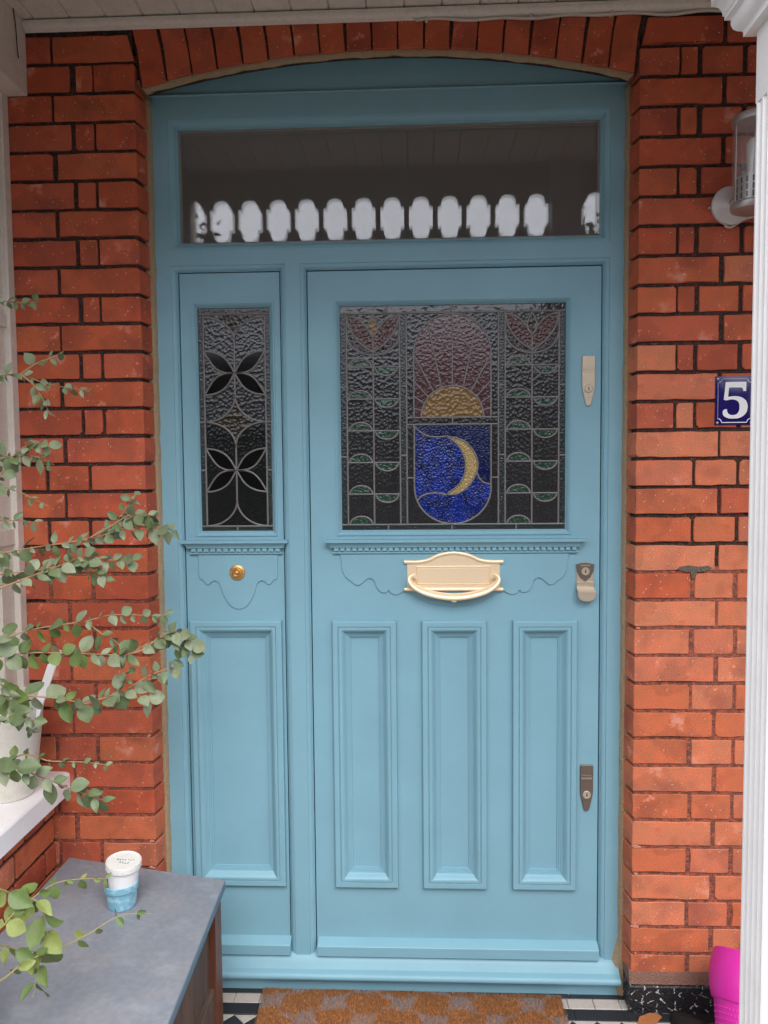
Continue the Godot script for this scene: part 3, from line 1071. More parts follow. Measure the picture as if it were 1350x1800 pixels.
func side_panel() -> void:
	var p: Material = M.door_paint
	var z := -0.018
	var s := thing("side_panel", "narrow blue side panel left of the door, with leaded window and brass bell push", "door panel")
	var st := [V2(-0.6715, 0.109), V2(-0.663, 0.109), V2(-0.663, 1.105), V2(-0.640, 1.105), V2(-0.640, 2.108), V2(-0.6715, 2.108)]
	var m := Mb.new()
	m.ext(PackedVector2Array(st), -0.06, z)
	put("stile", m, p, s)
	m = Mb.new()
	m.ext(PackedVector2Array([V2(-0.383, 0.109), V2(-0.383, 2.108), V2(-0.400, 2.108), V2(-0.400, 1.105), V2(-0.391, 1.105), V2(-0.391, 0.109)]), -0.06, z)
	put("stile", m, p, s)
	put("rail", box_of(V(-0.640, 2.027, -0.06), V(-0.400, 2.108, z)), p, s)
	put("rail", box_of(V(-0.640, 1.105, -0.06), V(-0.400, 1.352, z)), p, s)
	put("rail", box_of(V(-0.663, 0.109, -0.06), V(-0.391, 0.305, z)), p, s)
	bead(s, -0.640, 1.352, -0.400, 2.027, z)
	side_window(s, -0.6255, 1.3665, -0.4145, 2.0125, z - 0.012)
	panel(s, -0.663, 0.305, -0.391, 1.105, z)
	shelf(s, -0.6495, -0.3965, 1.342, z, 14)
	apron(s, [V2(-0.634, 1.300), V2(-0.634, 1.26), V2(-0.632, 1.229), V2(-0.622, 1.224), V2(-0.613, 1.212), V2(-0.604, 1.211), V2(-0.596, 1.219), V2(-0.586, 1.222), V2(-0.574, 1.214), V2(-0.566, 1.19), V2(-0.552, 1.16), V2(-0.535, 1.143), V2(-0.518, 1.138)], -0.518, z)
	weather_bar(s, -0.6715, -0.379, 0.104, z)
	# bell push
	m = Mb.new()
	m.xf = facing_z(V(-0.520, 1.2465, z + 0.0042))
	m.lathe([[0.0225, 0.0], [0.0228, 0.002], [0.0222, 0.0035], [0.0205, 0.0045], [0.0155, 0.0058], [0.0148, 0.0075], [0.0135, 0.0095], [0.0118, 0.0105], [0.0105, 0.0085], [0.0085, 0.0078], [0.0062, 0.008]], 32)
	var bell := put("bell_push", m, M.brass, s, 40.0)
	m = Mb.new()
	m.xf = facing_z(V(-0.520, 1.2465, z + 0.0042))
	m.lathe([[0.006, 0.007], [0.006, 0.0125], [0.0045, 0.0142], [0.0, 0.0148]], 24)
	put("button", m, M.brass, bell, 50.0)
	for e in [-1.0, 1.0]:
		m = Mb.new()
		m.xf = facing_z(V(-0.520 + e * 0.0185, 1.2465, z + 0.0088))
		m.lathe([[0.0022, 0.0], [0.002, 0.001], [0.0, 0.0014]], 12)
		put("screw", m, M.nickel, bell, 60.0)


func front_door() -> void:
	var p: Material = M.door_paint
	var z := -0.018
	var d := thing("front_door", "blue panelled front door with sun and moon stained glass and gold letter plate", "door")
	var m := Mb.new()
	m.ext(PackedVector2Array([V2(-0.3025, 0.106), V2(-0.2445, 0.106), V2(-0.2445, 1.104), V2(-0.228, 1.104), V2(-0.228, 2.1075), V2(-0.3025, 2.1075)]), -0.062, z)
	put("stile", m, p, d)
	m = Mb.new()
	m.ext(PackedVector2Array([V2(0.5275, 0.106), V2(0.5275, 2.1075), V2(0.446, 2.1075), V2(0.446, 1.104), V2(0.4645, 1.104), V2(0.4645, 0.106)]), -0.062, z)
	put("stile", m, p, d)
	put("rail", box_of(V(-0.228, 2.026, -0.062), V(0.446, 2.1075, z)), p, d)
	put("rail", box_of(V(-0.228, 1.104, -0.062), V(0.446, 1.352, z)), p, d)
	put("rail", box_of(V(-0.2445, 0.106, -0.062), V(0.4645, 0.304, z)), p, d)
	put("muntin", box_of(V(-0.0565, 0.304, -0.062), V(0.0165, 1.104, z)), p, d)
	put("muntin", box_of(V(0.2047, 0.304, -0.062), V(0.279, 1.104, z)), p, d)
	bead(d, -0.228, 1.352, 0.446, 2.026, z)
	door_window(d, -0.2135, 1.3665, 0.4315, 2.0115, z - 0.012)
	panel(d, -0.2445, 0.304, -0.0565, 1.104, z)
	panel(d, 0.0165, 0.304, 0.2047, 1.104, z)
	panel(d, 0.279, 0.304, 0.4645, 1.104, z)
	shelf(d, -0.2305, 0.4555, 1.342, z, 40)
	var A := func(a: float, b: float) -> Vector2: return Vector2(-0.2195 + (a - 100.0) * 0.000606, 1.3 - (b - 152.0) * 0.000607)
	apron(d, [A.call(100, 152), A.call(108, 190), A.call(112, 235), A.call(130, 268), A.call(157, 288), A.call(175, 303), A.call(195, 303), A.call(210, 290), A.call(230, 274), A.call(248, 272), A.call(265, 285), A.call(275, 315), A.call(295, 337), A.call(320, 341), A.call(333, 329), A.call(345, 343), A.call(370, 351), A.call(395, 341), A.call(412, 333), A.call(450, 350), A.call(500, 379), A.call(560, 399), A.call(645, 407)], 0.1105, z)
	weather_bar(d, -0.2985, 0.528, 0.103, z)
	letter_plate(d, 0.1098, z + 0.0042)
	lock_plate(d, 0.4925, z, 1.859, 1.717, 1.766, M.nickel)
	lock_plate(d, 0.4945, z, 0.678, 0.540, 0.590, M.dark_nickel)
	pull_lock(d, 0.4860, z)


func letter_plate(d: Node, xc: float, z: float) -> void:
	var P := func(a: float, b: float) -> Vector2: return Vector2(xc + (a - 641.0) * 0.000602, 1.279 - (b - 185.0) * 0.000607)
	var top := bez([P.call(404, 191), P.call(470, 191), P.call(520, 182), P.call(570, 160), P.call(641, 148), P.call(712, 160), P.call(762, 182), P.call(812, 191), P.call(877, 191)], 5)
	var body := PackedVector2Array([P.call(862, 320), P.call(862, 191)])
	for i in range(top.size() - 7, 5, -1):
		body.append(top[i])
	body.append(P.call(418, 191))
	body.append(P.call(418, 320))
	var m := Mb.new()
	m.ext(body, z, z + 0.004, 0.0012)
	var plate := put("letter_plate", m, M.satin_gold, d)
	m = Mb.new()
	var up := []
	for q in top:
		up.append(Vector3(q.x, q.y, z + 0.004))
	m.tube(up, 0.0056, 12, true, 0.9)
	put("top_moulding", m, M.satin_gold, plate, 50.0)
	m = Mb.new()
	var lo := []
	for i in 9:
		var q: Vector2 = P.call(lerpf(404, 877, i / 8.0), 323)
		lo.append(Vector3(q.x, q.y, z + 0.004))
	m.tube(lo, 0.0056, 12, true, 0.9)
	put("bottom_moulding", m, M.satin_gold, plate, 50.0)
	# flap in a sunk frame
	m = Mb.new()
	var a: Vector2 = P.call(470, 293)
	var b: Vector2 = P.call(808, 218)
	m.sweep_rect(a.x - 0.002, a.y - 0.002, b.x + 0.002, b.y + 0.002, [[-0.0028, 0.0042 + z], [-0.001, 0.0054 + z], [0.0008, 0.0054 + z], [0.0012, 0.0042 + z], [0.0022, 0.0041 + z]])
	put("flap_frame", m, M.satin_gold, plate, 30.0)
	put("flap", box_of(V(a.x + 0.0012, a.y + 0.0012, z), V(b.x - 0.0012, b.y - 0.0012, z + 0.0048), 0.0012), M.satin_gold, plate)
	# swinging bow handle on two posts
	for s in [-1.0, 1.0]:
		m = Mb.new()
		var q: Vector2 = P.call(641 + s * 194, 257)
		m.xf = facing_z(V(q.x, q.y, z + 0.004))
		m.lathe([[0.0075, 0.0], [0.0065, 0.002], [0.004, 0.004], [0.0038, 0.009], [0.0055, 0.011], [0.0055, 0.014], [0.003, 0.0165], [0.0, 0.0168]], 18)
		put("handle_post", m, M.satin_gold, plate, 40.0)
	var path := bez([P.call(460, 270), P.call(450, 258), P.call(438, 258), P.call(431, 274), P.call(446, 298), P.call(490, 325), P.call(560, 345), P.call(641, 353), P.call(722, 345), P.call(792, 325), P.call(836, 298), P.call(851, 274), P.call(844, 258), P.call(832, 258), P.call(822, 270)], 5)
	var p3 := []
	var rr := []
	for i in path.size():
		var t: float = float(i) / (path.size() - 1)
		var k := sin(PI * t)
		p3.append(Vector3(path[i].x, path[i].y, z + 0.014 + 0.012 * k))
		rr.append(0.0034 + 0.0096 * pow(k, 1.2))
	m = Mb.new()
	m.tube(p3, rr, 14, true, 0.6)
	put("bow_handle", m, M.satin_gold, plate, 60.0)
	m = Mb.new()
	var tip: Vector2 = P.call(641, 373)
	m.xf = Transform3D(Basis.IDENTITY, V(tip.x, tip.y, z + 0.026))
	m.lathe([[0.0, -0.004], [0.006, -0.003], [0.009, 0.0], [0.006, 0.003], [0.0, 0.004]], 14)
	put("handle_boss", m, M.satin_gold, plate, 60.0)


func cylinder(plate: Node, x: float, y: float, z: float, r: float) -> void:
	var m := Mb.new()
	m.xf = facing_z(V(x, y, z))
	m.lathe([[r, 0.0], [r, 0.003], [r * 0.9, 0.0042], [r * 0.72, 0.0042], [r * 0.68, 0.0032], [0.0, 0.0032]], 28)
	var c := put("lock_cylinder", m, M.nickel, plate, 35.0)
	put("keyhole", box_of(V(x - 0.0012, y - 0.0045, z + 0.0028), V(x + 0.0014, y + 0.0045, z + 0.0040)), M.slot_dark, c)


func maker(plate: Node, x: float, y: float, z: float, size: float, m: Material) -> void:
	var t := TextMesh.new()
	var f := SystemFont.new()
	f.font_names = PackedStringArray(["Droid Sans"])
	f.font_weight = 700
	t.font = f
	t.text = "BANHAM"
	t.font_size = 32
	t.pixel_size = size / 32.0
	t.depth = 0.0009
	var o := put("raised_lettering", t, m, plate)
	o.position = V(x, y, z)


func lock_plate(d: Node, x: float, z: float, top: float, bot: float, cyl: float, metal: Material) -> void:
	var w := 0.0185
	var h := bot + 0.05
	var pts := PackedVector2Array([V2(x - w + 0.003, top), V2(x - w, top - 0.003), V2(x - w, h + 0.005), V2(x - w + 0.0015, h - 0.004)])
	for q in arc(x, bot + 0.009, 0.0085, 0.009, 200, 340, 8):
		pts.append(q)
	pts.append_array(PackedVector2Array([V2(x + w - 0.0015, h - 0.004), V2(x + w, h + 0.005), V2(x + w, top - 0.003), V2(x + w - 0.003, top)]))
	var m := Mb.new()
	m.ext(pts, z, z + 0.0055, 0.0014)
	var plate := put("lock_plate", m, metal, d, 30.0)
	var band := Mb.new()
	band.ext(PackedVector2Array([V2(x - 0.0165, top - 0.032), V2(x - 0.008, top - 0.0295), V2(x + 0.008, top - 0.0295), V2(x + 0.0165, top - 0.032), V2(x + 0.0155, top - 0.046), V2(x + 0.008, top - 0.0475), V2(x - 0.008, top - 0.0475), V2(x - 0.0155, top - 0.046)]), z + 0.005, z + 0.0066, 0.0006)
	put("name_band", band, metal, plate)
	maker(plate, x, top - 0.039, z + 0.007, 0.0072, M.nickel)
	cylinder(plate, x, cyl, z + 0.005, 0.0115)


func pull_lock(d: Node, x: float, z: float) -> void:
	var m := Mb.new()
	m.ext(PackedVector2Array([V2(x - 0.024, 1.268), V2(x - 0.024, 1.205), V2(x + 0.024, 1.205), V2(x + 0.024, 1.268), V2(x, 1.272)]), z, z + 0.0045, 0.0012)
	var plate := put("latch_pull", m, M.nickel, d)
	m = Mb.new()
	m.ext(PackedVector2Array([V2(x - 0.0255, 1.266), V2(x - 0.023, 1.246), V2(x - 0.014, 1.228), V2(x, 1.217), V2(x + 0.014, 1.228), V2(x + 0.023, 1.246), V2(x + 0.0255, 1.266), V2(x + 0.012, 1.270), V2(x, 1.2715), V2(x - 0.012, 1.270)]), z + 0.004, z + 0.009, 0.0025)
	put("shield", m, M.dark_nickel, plate, 30.0)
	cylinder(plate, x, 1.2465, z + 0.0085, 0.0115)
	maker(plate, x, 1.2635, z + 0.0095, 0.0062, M.nickel)
	# the curled finger pull: out at the top, back, then a rounded tongue
	m = Mb.new()
	var prof := [[0.0, 1.216, 0.0], [0.0035, 1.2155, 0.0], [0.0065, 1.2135, 0.0], [0.004, 1.207, 0.0], [0.006, 1.198, 0.0], [0.014, 1.1935, 0.003], [0.0185, 1.191, 0.004], [0.019, 1.187, 0.004]]
	for k in prof.size() - 1:
		var a: Array = prof[k]
		var b: Array = prof[k + 1]
		m.quad(V(x - 0.0245 + a[2] * 0.3, b[1] if false else a[1], z + 0.0045 + a[0]), V(x - 0.0245 + b[2] * 0.3, b[1], z + 0.0045 + b[0]), V(x + 0.0245 + b[2], b[1], z + 0.0045 + b[0]), V(x + 0.0245 + a[2], a[1], z + 0.0045 + a[0]))
	put("finger_pull", m, M.nickel, plate, 35.0)
	m = Mb.new()
	var tongue := PackedVector2Array([V2(x - 0.0235, 1.1875), V2(x - 0.023, 1.178)])
	for q in arc(x + 0.002, 1.178, 0.025, 0.0175, 180, 360, 14):
		tongue.append(q)
	tongue.append(V2(x + 0.0285, 1.1875))
	m.ext(tongue, z + 0.018, z + 0.0235, 0.0016)
	put("pull_tongue", m, M.nickel, plate, 30.0)


# ---------------------------------------------------------------- bay window on the left
func bay() -> void:
	var wall := put("bay_wall", box_of(V(-1.0, -0.02, -0.2), V(-W - 0.001, 0.619, W - 0.006)), M.mortar)
	wall.transform = along_x(V(-1.045 - W, 0, 0))
	tag(wall, "low red brick wall under the white window sill, left of the door", "brick wall")
	for k in range(26, 34):
		var y1 := minf(2.652 - G * k - 0.005, 0.6185)
		var y0 := maxf(2.652 - G * (k + 1) + 0.005, 0.004)
		var u := -W - 0.004 - (0.06 if k % 2 == 0 else 0.0)
		if k % 2 == 0:
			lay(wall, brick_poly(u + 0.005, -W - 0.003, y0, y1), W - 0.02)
		while u > -0.95:
			var l := (0.2145 if k % 2 == 1 else 0.102) if rng.randf() < 0.8 else 0.16
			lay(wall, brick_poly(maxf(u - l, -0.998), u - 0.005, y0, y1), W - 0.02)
			u -= l + 0.005
	var b := thing("bay_window", "white painted bay window frame with thick sill at the left edge", "window")
	var p: Material = M.old_white
	put("added_backing_slab", box_of(V(-1.7, 0.66, W + 0.002), V(-1.24, 2.765, 1.02)), p, b)  # slab added behind the panes to keep light from the left out
	var sill := Mb.new()
	sill.xf = Transform3D(Basis(Vector3(-1, 0, 0), Vector3(0, 1, 0), Vector3(0, 0, -1)), Vector3.ZERO)
	sill.ext(PackedVector2Array([V2(1.3, 0.62), V2(1.3, 0.692), V2(1.01, 0.684), V2(1.0, 0.681), V2(0.997, 0.676), V2(0.997, 0.623), V2(1.0, 0.62)]), -1.05, -W - 0.001, 0.0, true)
	put("window_sill", sill, M.sill_white, b)
	put("frame_post", box_of(V(-1.24, 0.684, W + 0.001), V(-1.106, 2.57, W + 0.034), 0.003), p, b)
	put("casement_stile", box_of(V(-1.22, 0.72, W + 0.034), V(-1.122, 2.57, W + 0.1), 0.003), p, b)
	put("frame_post", box_of(V(-1.24, 0.684, 0.93), V(-1.106, 2.57, 1.02), 0.003), p, b)
	for q in [[0.684, 0.75], [1.345, 1.388], [1.94, 1.975], [2.53, 2.57]]:
		put("casement_rail", box_of(V(-1.22, q[0], W + 0.1), V(-1.124, q[1], 0.93), 0.003), p, b)
	for q in [[1.3455, 1.3875], [1.941, 1.974]]:
		put("casement_rail", box_of(V(-1.1225, q[0], W + 0.0345), V(-1.114, q[1], W + 0.2), 0.002), p, b)
	for q in [[0.74, 1.35], [1.38, 1.945], [1.97, 2.535]]:
		put("window_pane", box_of(V(-1.176, q[0], W + 0.09), V(-1.172, q[1], 0.94)), M.fan_glass, b)
	put("bay_head", box_of(V(-1.3, 2.5702, W + 0.0012), V(-1.05, 2.764, 1.02), 0.004), p, b)
	var m := Mb.new()
	m.tube(bez([V(-1.0485, 2.765, 0.14), V(-1.046, 2.72, 0.135), V(-1.046, 2.665, 0.13), V(-1.043, 2.645, 0.132), V(-1.040, 2.640, 0.138), V(-1.040, 2.65, 0.141)], 5), 0.0014, 6)
	tag(put("wire_hook", m, M.slot_dark), "thin dark wire hook hanging from the ceiling on the white bay head", "hook")


# ---------------------------------------------------------------- porch
func porch() -> void:
	var p: Material = M.old_white
	var c := thing("porch_ceiling", "white boarded porch ceiling with a moulded strip along the brick wall", "ceiling")
	for i in 27:
		var x := -1.22 + i * 0.1
		var m := Mb.new()
		m.xf = facing_z(V(0, 2.765, 0))
		m.ext(PackedVector2Array([V2(x + 0.0006, W + 0.0005), V2(x + 0.0994, W + 0.0005), V2(x + 0.0994, 0.94), V2(x + 0.0006, 0.94)]), -0.016, rng.randf_range(-0.0006, 0.0006), 0.0035)
		put("ceiling_board", m, p, c)
	put("added_roof_deck", box_of(V(-1.7, 2.7825, -0.12), V(1.75, 2.86, 1.05)), p, c)  # unseen slab, added to stop skylight passing through the ceiling boards
	var m := Mb.new()
	m.xf = along_x(V(-1.0485, 0, 0))
	var prof := PackedVector2Array([V2(-W - 0.0005, 2.736), V2(-W - 0.0005, 2.7595), V2(-W - 0.020, 2.7595)])
	for k in 6:
		var a := PI / 2 * k / 5.0
		prof.append(Vector2(-W - 0.006 - cos(a) * 0.014, 2.752 - sin(a) * 0.014))
	prof.append(V2(-W - 0.004, 2.736))
	m.ext(prof, 0.0, 2.6, 0.0, true)
	put("moulded_strip", m, p, c, 40.0)
	var side := put("added_side_wall", box_of(V(1.55, -0.02, W + 0.002), V(1.75, 2.764, 1.02)), M.old_white)  # unseen wall, added to cut the side light on the door
	tag(side, "plain white wall added on the right, out of frame, to cut the side light", "wall")
	# sawn valance boards across the front, each half of an opening on either edge
	var f := thing("fretwork_valance", "white fretwork boards across the porch front, mirrored in the fanlight glass", "porch valance")
	for i in range(-1, 21):
		var c0 := -0.905 + 0.1171 * (i - 1)
		var c1 := c0 + 0.1171
		if c0 < -1.05:
			continue
		var pts := PackedVector2Array([Vector2(c0 + 0.00005, 2.40), Vector2(c1 - 0.00005, 2.40)])
		var half := [[0.012, 2.479], [0.024, 2.484], [0.032, 2.495], [0.0345, 2.512], [0.0345, 2.523], [0.0485, 2.523], [0.0485, 2.609], [0.0345, 2.609], [0.0345, 2.617], [0.032, 2.63], [0.024, 2.641], [0.012, 2.646]]
		pts.append(Vector2(c1 - 0.00005, 2.4785))
		for h in half:
			pts.append(Vector2(c1 - h[0], h[1]))
		pts.append(Vector2(c1 - 0.00005, 2.6475))
		pts.append(Vector2(c1 - 0.00005, 2.775))
		pts.append(Vector2(c0 + 0.00005, 2.775))
		pts.append(Vector2(c0 + 0.00005, 2.6475))
		half.reverse()
		for h in half:
			pts.append(Vector2(c0 + h[0], h[1]))
		pts.append(Vector2(c0 + 0.00005, 2.4785))
		m = Mb.new()
		m.ext(pts, 0.9405, 0.9605, 0.001, true)
		put("fret_board", m, p, f)
	put("end_block", box_of(V(-1.049, 2.3, 0.90), V(-0.905, 2.764, 0.985), 0.002), p, f)
	put("bottom_rail", box_of(V(-1.04, 2.385, 0.935), V(1.548, 2.3995, 0.966)), p, f)
	# post: fluted on the side that faces the door
	var x0 := 0.553
	var z0 := 0.90
	var z1 := 0.985
	var post := thing("porch_post", "white fluted square porch post with moulded capital at the right edge", "post")
	m = Mb.new()
	m.xf = flat_up()
	var plan := PackedVector2Array([Vector2(x0 + 0.12, -z0), Vector2(x0 + 0.003, -z0), Vector2(x0, -z0 - 0.003)])
	for k in 4:
		var zc := z0 + 0.0145 + 0.0187 * k
		for s in 9:
			var a := PI * s / 8.0
			plan.append(Vector2(x0 + sin(a) * 0.0042, -(zc - cos(a) * 0.0072)))
	plan.append(Vector2(x0, -z1 + 0.003))
	plan.append(Vector2(x0 + 0.003, -z1))
	plan.append(Vector2(x0 + 0.12, -z1))
	m.ext(plan, 0.16, 2.13, 0.0)
	put("fluted_shaft", m, M.white_paint, post, 40.0)
	put("neck", box_of(V(x0, 2.13, z0), V(x0 + 0.12, 2.764, z1), 0.002), M.white_paint, post)
	put("post_base", box_of(V(x0 - 0.012, 0.0, z0 - 0.012), V(x0 + 0.132, 0.16, z1 + 0.012), 0.003), M.white_paint, post)
	m = Mb.new()
	var cap := [[2.243, 0.0], [2.243, 0.0155], [2.250, 0.0155], [2.253, 0.0175], [2.256, 0.0225], [2.262, 0.0275], [2.270, 0.0300], [2.278, 0.0300], [2.281, 0.0335], [2.2815, 0.0375], [2.288, 0.0375], [2.289, 0.0395], [2.297, 0.0405], [2.305, 0.044], [2.311, 0.0495], [2.313, 0.0535], [2.345, 0.0535], [2.35, 0.057], [2.36, 0.0625], [2.384, 0.064], [2.3845, 0.0]]
	for k in cap.size() - 1:
		var y: float = cap[k][0]
		var o: float = cap[k][1]
		var y2: float = cap[k + 1][0]
		var o2: float = cap[k + 1][1]
		var A := [V(x0 - o, y, z0 - o), V(x0 - o, y, z1 + o), V(x0 + 0.12 + o, y, z1 + o), V(x0 + 0.12 + o, y, z0 - o)]
		var B := [V(x0 - o2, y2, z0 - o2), V(x0 - o2, y2, z1 + o2), V(x0 + 0.12 + o2, y2, z1 + o2), V(x0 + 0.12 + o2, y2, z0 - o2)]
		for s in 4:
			m.quad(A[s], A[(s + 1) % 4], B[(s + 1) % 4], B[s])
	put("capital", m, M.white_paint, post, 35.0)
	# cable clipped under the strip
	m = Mb.new()
	var pts := []
	for i in 40:
		var x := lerpf(0.012, 1.0, i / 39.0)
		pts.append(V(x, 2.7325 + 0.0028 * sin(i * 0.9) + 0.002 * sin(i * 0.37 + 1.0), W + 0.006 + 0.0015 * sin(i * 0.7)))
	pts.push_front(V(0.004, 2.741, W + 0.008))
	pts.push_front(V(0.008, 2.747, W + 0.014))
	m.tube(pts, 0.0042, 8)
	var cable := put("painted_cable", m, M.cable_white, self, 60.0)
	tag(cable, "white painted cable clipped along the wall under the ceiling strip", "cable")
	for x in [0.035, 0.31, 0.52]:
		put("cable_clip", box_of(V(x, 2.729, W), V(x + 0.008, 2.747, W + 0.013), 0.001), M.cable_white, cable)


# ---------------------------------------------------------------- things on the right-hand pier
func lamp() -> void:
	var l := thing("wall_lamp", "outdoor wall lamp with clear glass cylinder and slotted metal sleeve", "wall lamp")
	var m := Mb.new()
	m.xf = facing_z(V(0.842, 2.233, W + 0.0005))
	m.lathe([[0.0505, 0.0], [0.0515, 0.004], [0.050, 0.0085], [0.044, 0.012], [0.03, 0.0165], [0.018, 0.024], [0.0135, 0.03]], 40)
	put("backplate", m, M.lamp_pale, l, 40.0)
	m = Mb.new()
	m.tube(bez([V(0.842, 2.233, W + 0.026), V(0.85, 2.222, W + 0.05), V(0.862, 2.210, W + 0.075)], 4), 0.0125, 14)
	put("arm", m, M.lamp_pale, l, 50.0)
	var at := V(0.862, 2.190, 0.165)
	m = Mb.new()
	m.xf.origin = at
	m.lathe([[0.0, 0.0], [0.04, 0.0], [0.050, 0.004], [0.0525, 0.009], [0.0525, 0.018], [0.049, 0.022], [0.044, 0.023]], 40)
	put("base_cup", m, M.lamp_steel, l, 40.0)
	m = Mb.new()
	m.xf.origin = at
	m.lathe([[0.042, 0.022], [0.042, 0.085], [0.0405, 0.0852]], 40)
	var sleeve := put("slotted_sleeve", m, M.lamp_steel, l, 40.0)
	for k in 18:
		var a := TAU * k / 18.0
		for r in 3:
			m = Mb.new()
			m.xf = Transform3D(Basis(Vector3(0, 1, 0), a), at)
			m.box(V(-0.0022, 0.027 + r * 0.0185, 0.0385), V(0.0022, 0.042 + r * 0.0185, 0.0424))
			put("slot", m, M.slot_dark, sleeve)
	m = Mb.new()
	m.xf.origin = at
	m.lathe([[0.0495, 0.020], [0.0495, 0.222]], 40)
	put("glass_cylinder", m, M.lamp_glass, l, 40.0)
	for a in [0.5, 2.6, 4.7]:
		m = Mb.new()
		m.xf = Transform3D(Basis(Vector3(0, 1, 0), a), at)
		m.box(V(-0.004, 0.02, 0.0425), V(0.004, 0.222, 0.0450))
		put("strap", m, M.lamp_steel, l)
	m = Mb.new()
	m.xf.origin = at
	m.lathe([[0.0, 0.215], [0.045, 0.215], [0.0515, 0.218], [0.0525, 0.222], [0.0525, 0.232], [0.05, 0.236], [0.03, 0.245], [0.0, 0.248]], 40)
	put("top_cap", m, M.lamp_steel, l, 40.0)
	m = Mb.new()
	m.xf.origin = at
	m.lathe([[0.012, 0.08], [0.014, 0.10], [0.016, 0.13], [0.016, 0.17], [0.010, 0.18], [0.0, 0.184]], 20)
	put("bulb", m, M.tub_white, l, 50.0)
	m = Mb.new()
	m.xf = facing_z(V(0.787, 2.229, W))
	m.lathe([[0.004, 0.0], [0.004, 0.006], [0.0025, 0.008], [0.0, 0.0082]], 12)
	put("screw", m, M.lamp_steel, l, 50.0)
	m = Mb.new()
	m.tube(bez([V(0.826, 2.190, W + 0.006), V(0.828, 2.180, W + 0.010), V(0.840, 2.176, W + 0.008), V(0.858, 2.186, W + 0.006), V(0.88, 2.198, W + 0.005), V(0.93, 2.21, W + 0.005), V(1.0, 2.21, W + 0.005)], 6), 0.0036, 8)
	put("lamp_cable", m, M.cable_white, l, 60.0)


func number_plate() -> void:
	var n := thing("house_number_plate", "dark blue enamel plate with white house number 5 on the bricks", "number plate")
	var x0 := 0.8105
	var x1 := 0.9115
	var y0 := 1.655
	var y1 := 1.785
	var m := Mb.new()
	var z := W + 0.002
	# slightly domed plate
	for i in 10:
		for j in 12:
			var P := func(a: int, b: int) -> Vector3:
				var u := a / 10.0
				var v := b / 12.0
				return V(lerpf(x0, x1, u), lerpf(y0, y1, v), z + 0.0015 + 0.0045 * pow(sin(PI * u), 0.7) * pow(sin(PI * v), 0.7))
			m.quad(P.call(i, j), P.call(i + 1, j), P.call(i + 1, j + 1), P.call(i, j + 1))
	m.sweep_rect(x0, y0, x1, y1, [[0.0, z - 0.002], [0.0, z + 0.0015]])
	put("enamel_plate", m, M.enamel_blue, n, 40.0)
	var e := 0.0065
	var r := 0.0105
	var pts := []
	var dome := func(x: float, y: float) -> float:
		return z + 0.0016 + 0.0045 * pow(maxf(0.0, sin(PI * (x - x0) / (x1 - x0))), 0.7) * pow(maxf(0.0, sin(PI * (y - y0) / (y1 - y0))), 0.7)
	var cs := [[x0 + e, y0 + e, 90.0, 0.0], [x1 - e, y0 + e, 180.0, 90.0], [x1 - e, y1 - e, 270.0, 180.0], [x0 + e, y1 - e, 360.0, 270.0]]
	for c in cs:
		for q in arc(c[0], c[1], r, r, c[2], c[3], 6):
			pts.append(q)
	pts.append(pts[0])
	m = Mb.new()
	var p3 := []
	for k in pts.size() - 1:
		var steps := 8 if pts[k].distance_to(pts[k + 1]) > 0.02 else 1
		for s in steps:
			var q: Vector2 = pts[k].lerp(pts[k + 1], float(s) / steps)
			p3.append(V(q.x, q.y, dome.call(q.x, q.y)))
	p3.append(p3[0])
	m.tube(p3, 0.0011, 6, false, 0.4)
	put("border_line", m, M.enamel_white, n)
	var t := TextMesh.new()
	var f := SystemFont.new()
	f.font_names = PackedStringArray(["Droid Serif"])
	f.font_weight = 700
	t.font = f
	t.text = "5"
	t.font_size = 64
	t.pixel_size = 0.132 / 64.0
	t.depth = 0.0012
	t.curve_step = 0.8
	var o := put("numeral", t, M.enamel_white, n)
	var ab := t.get_aabb()
	o.scale = V(0.066 / ab.size.x, 0.098 / ab.size.y, 1.0)
	o.position = V(0.8615 - ab.get_center().x * o.scale.x, 1.7205 - ab.get_center().y * o.scale.y, z + 0.0064)
	for c in [[x0 + 0.006, y0 + 0.006], [x0 + 0.006, y1 - 0.006], [x1 - 0.006, y0 + 0.006], [x1 - 0.006, y1 - 0.006]]:
		m = Mb.new()
		m.xf = facing_z(V(c[0], c[1], z + 0.001))
		m.lathe([[0.0036, 0.0], [0.0034, 0.0022], [0.002, 0.0034], [0.0, 0.0038]], 12)
		put("screw", m, M.lamp_steel, n, 50.0)


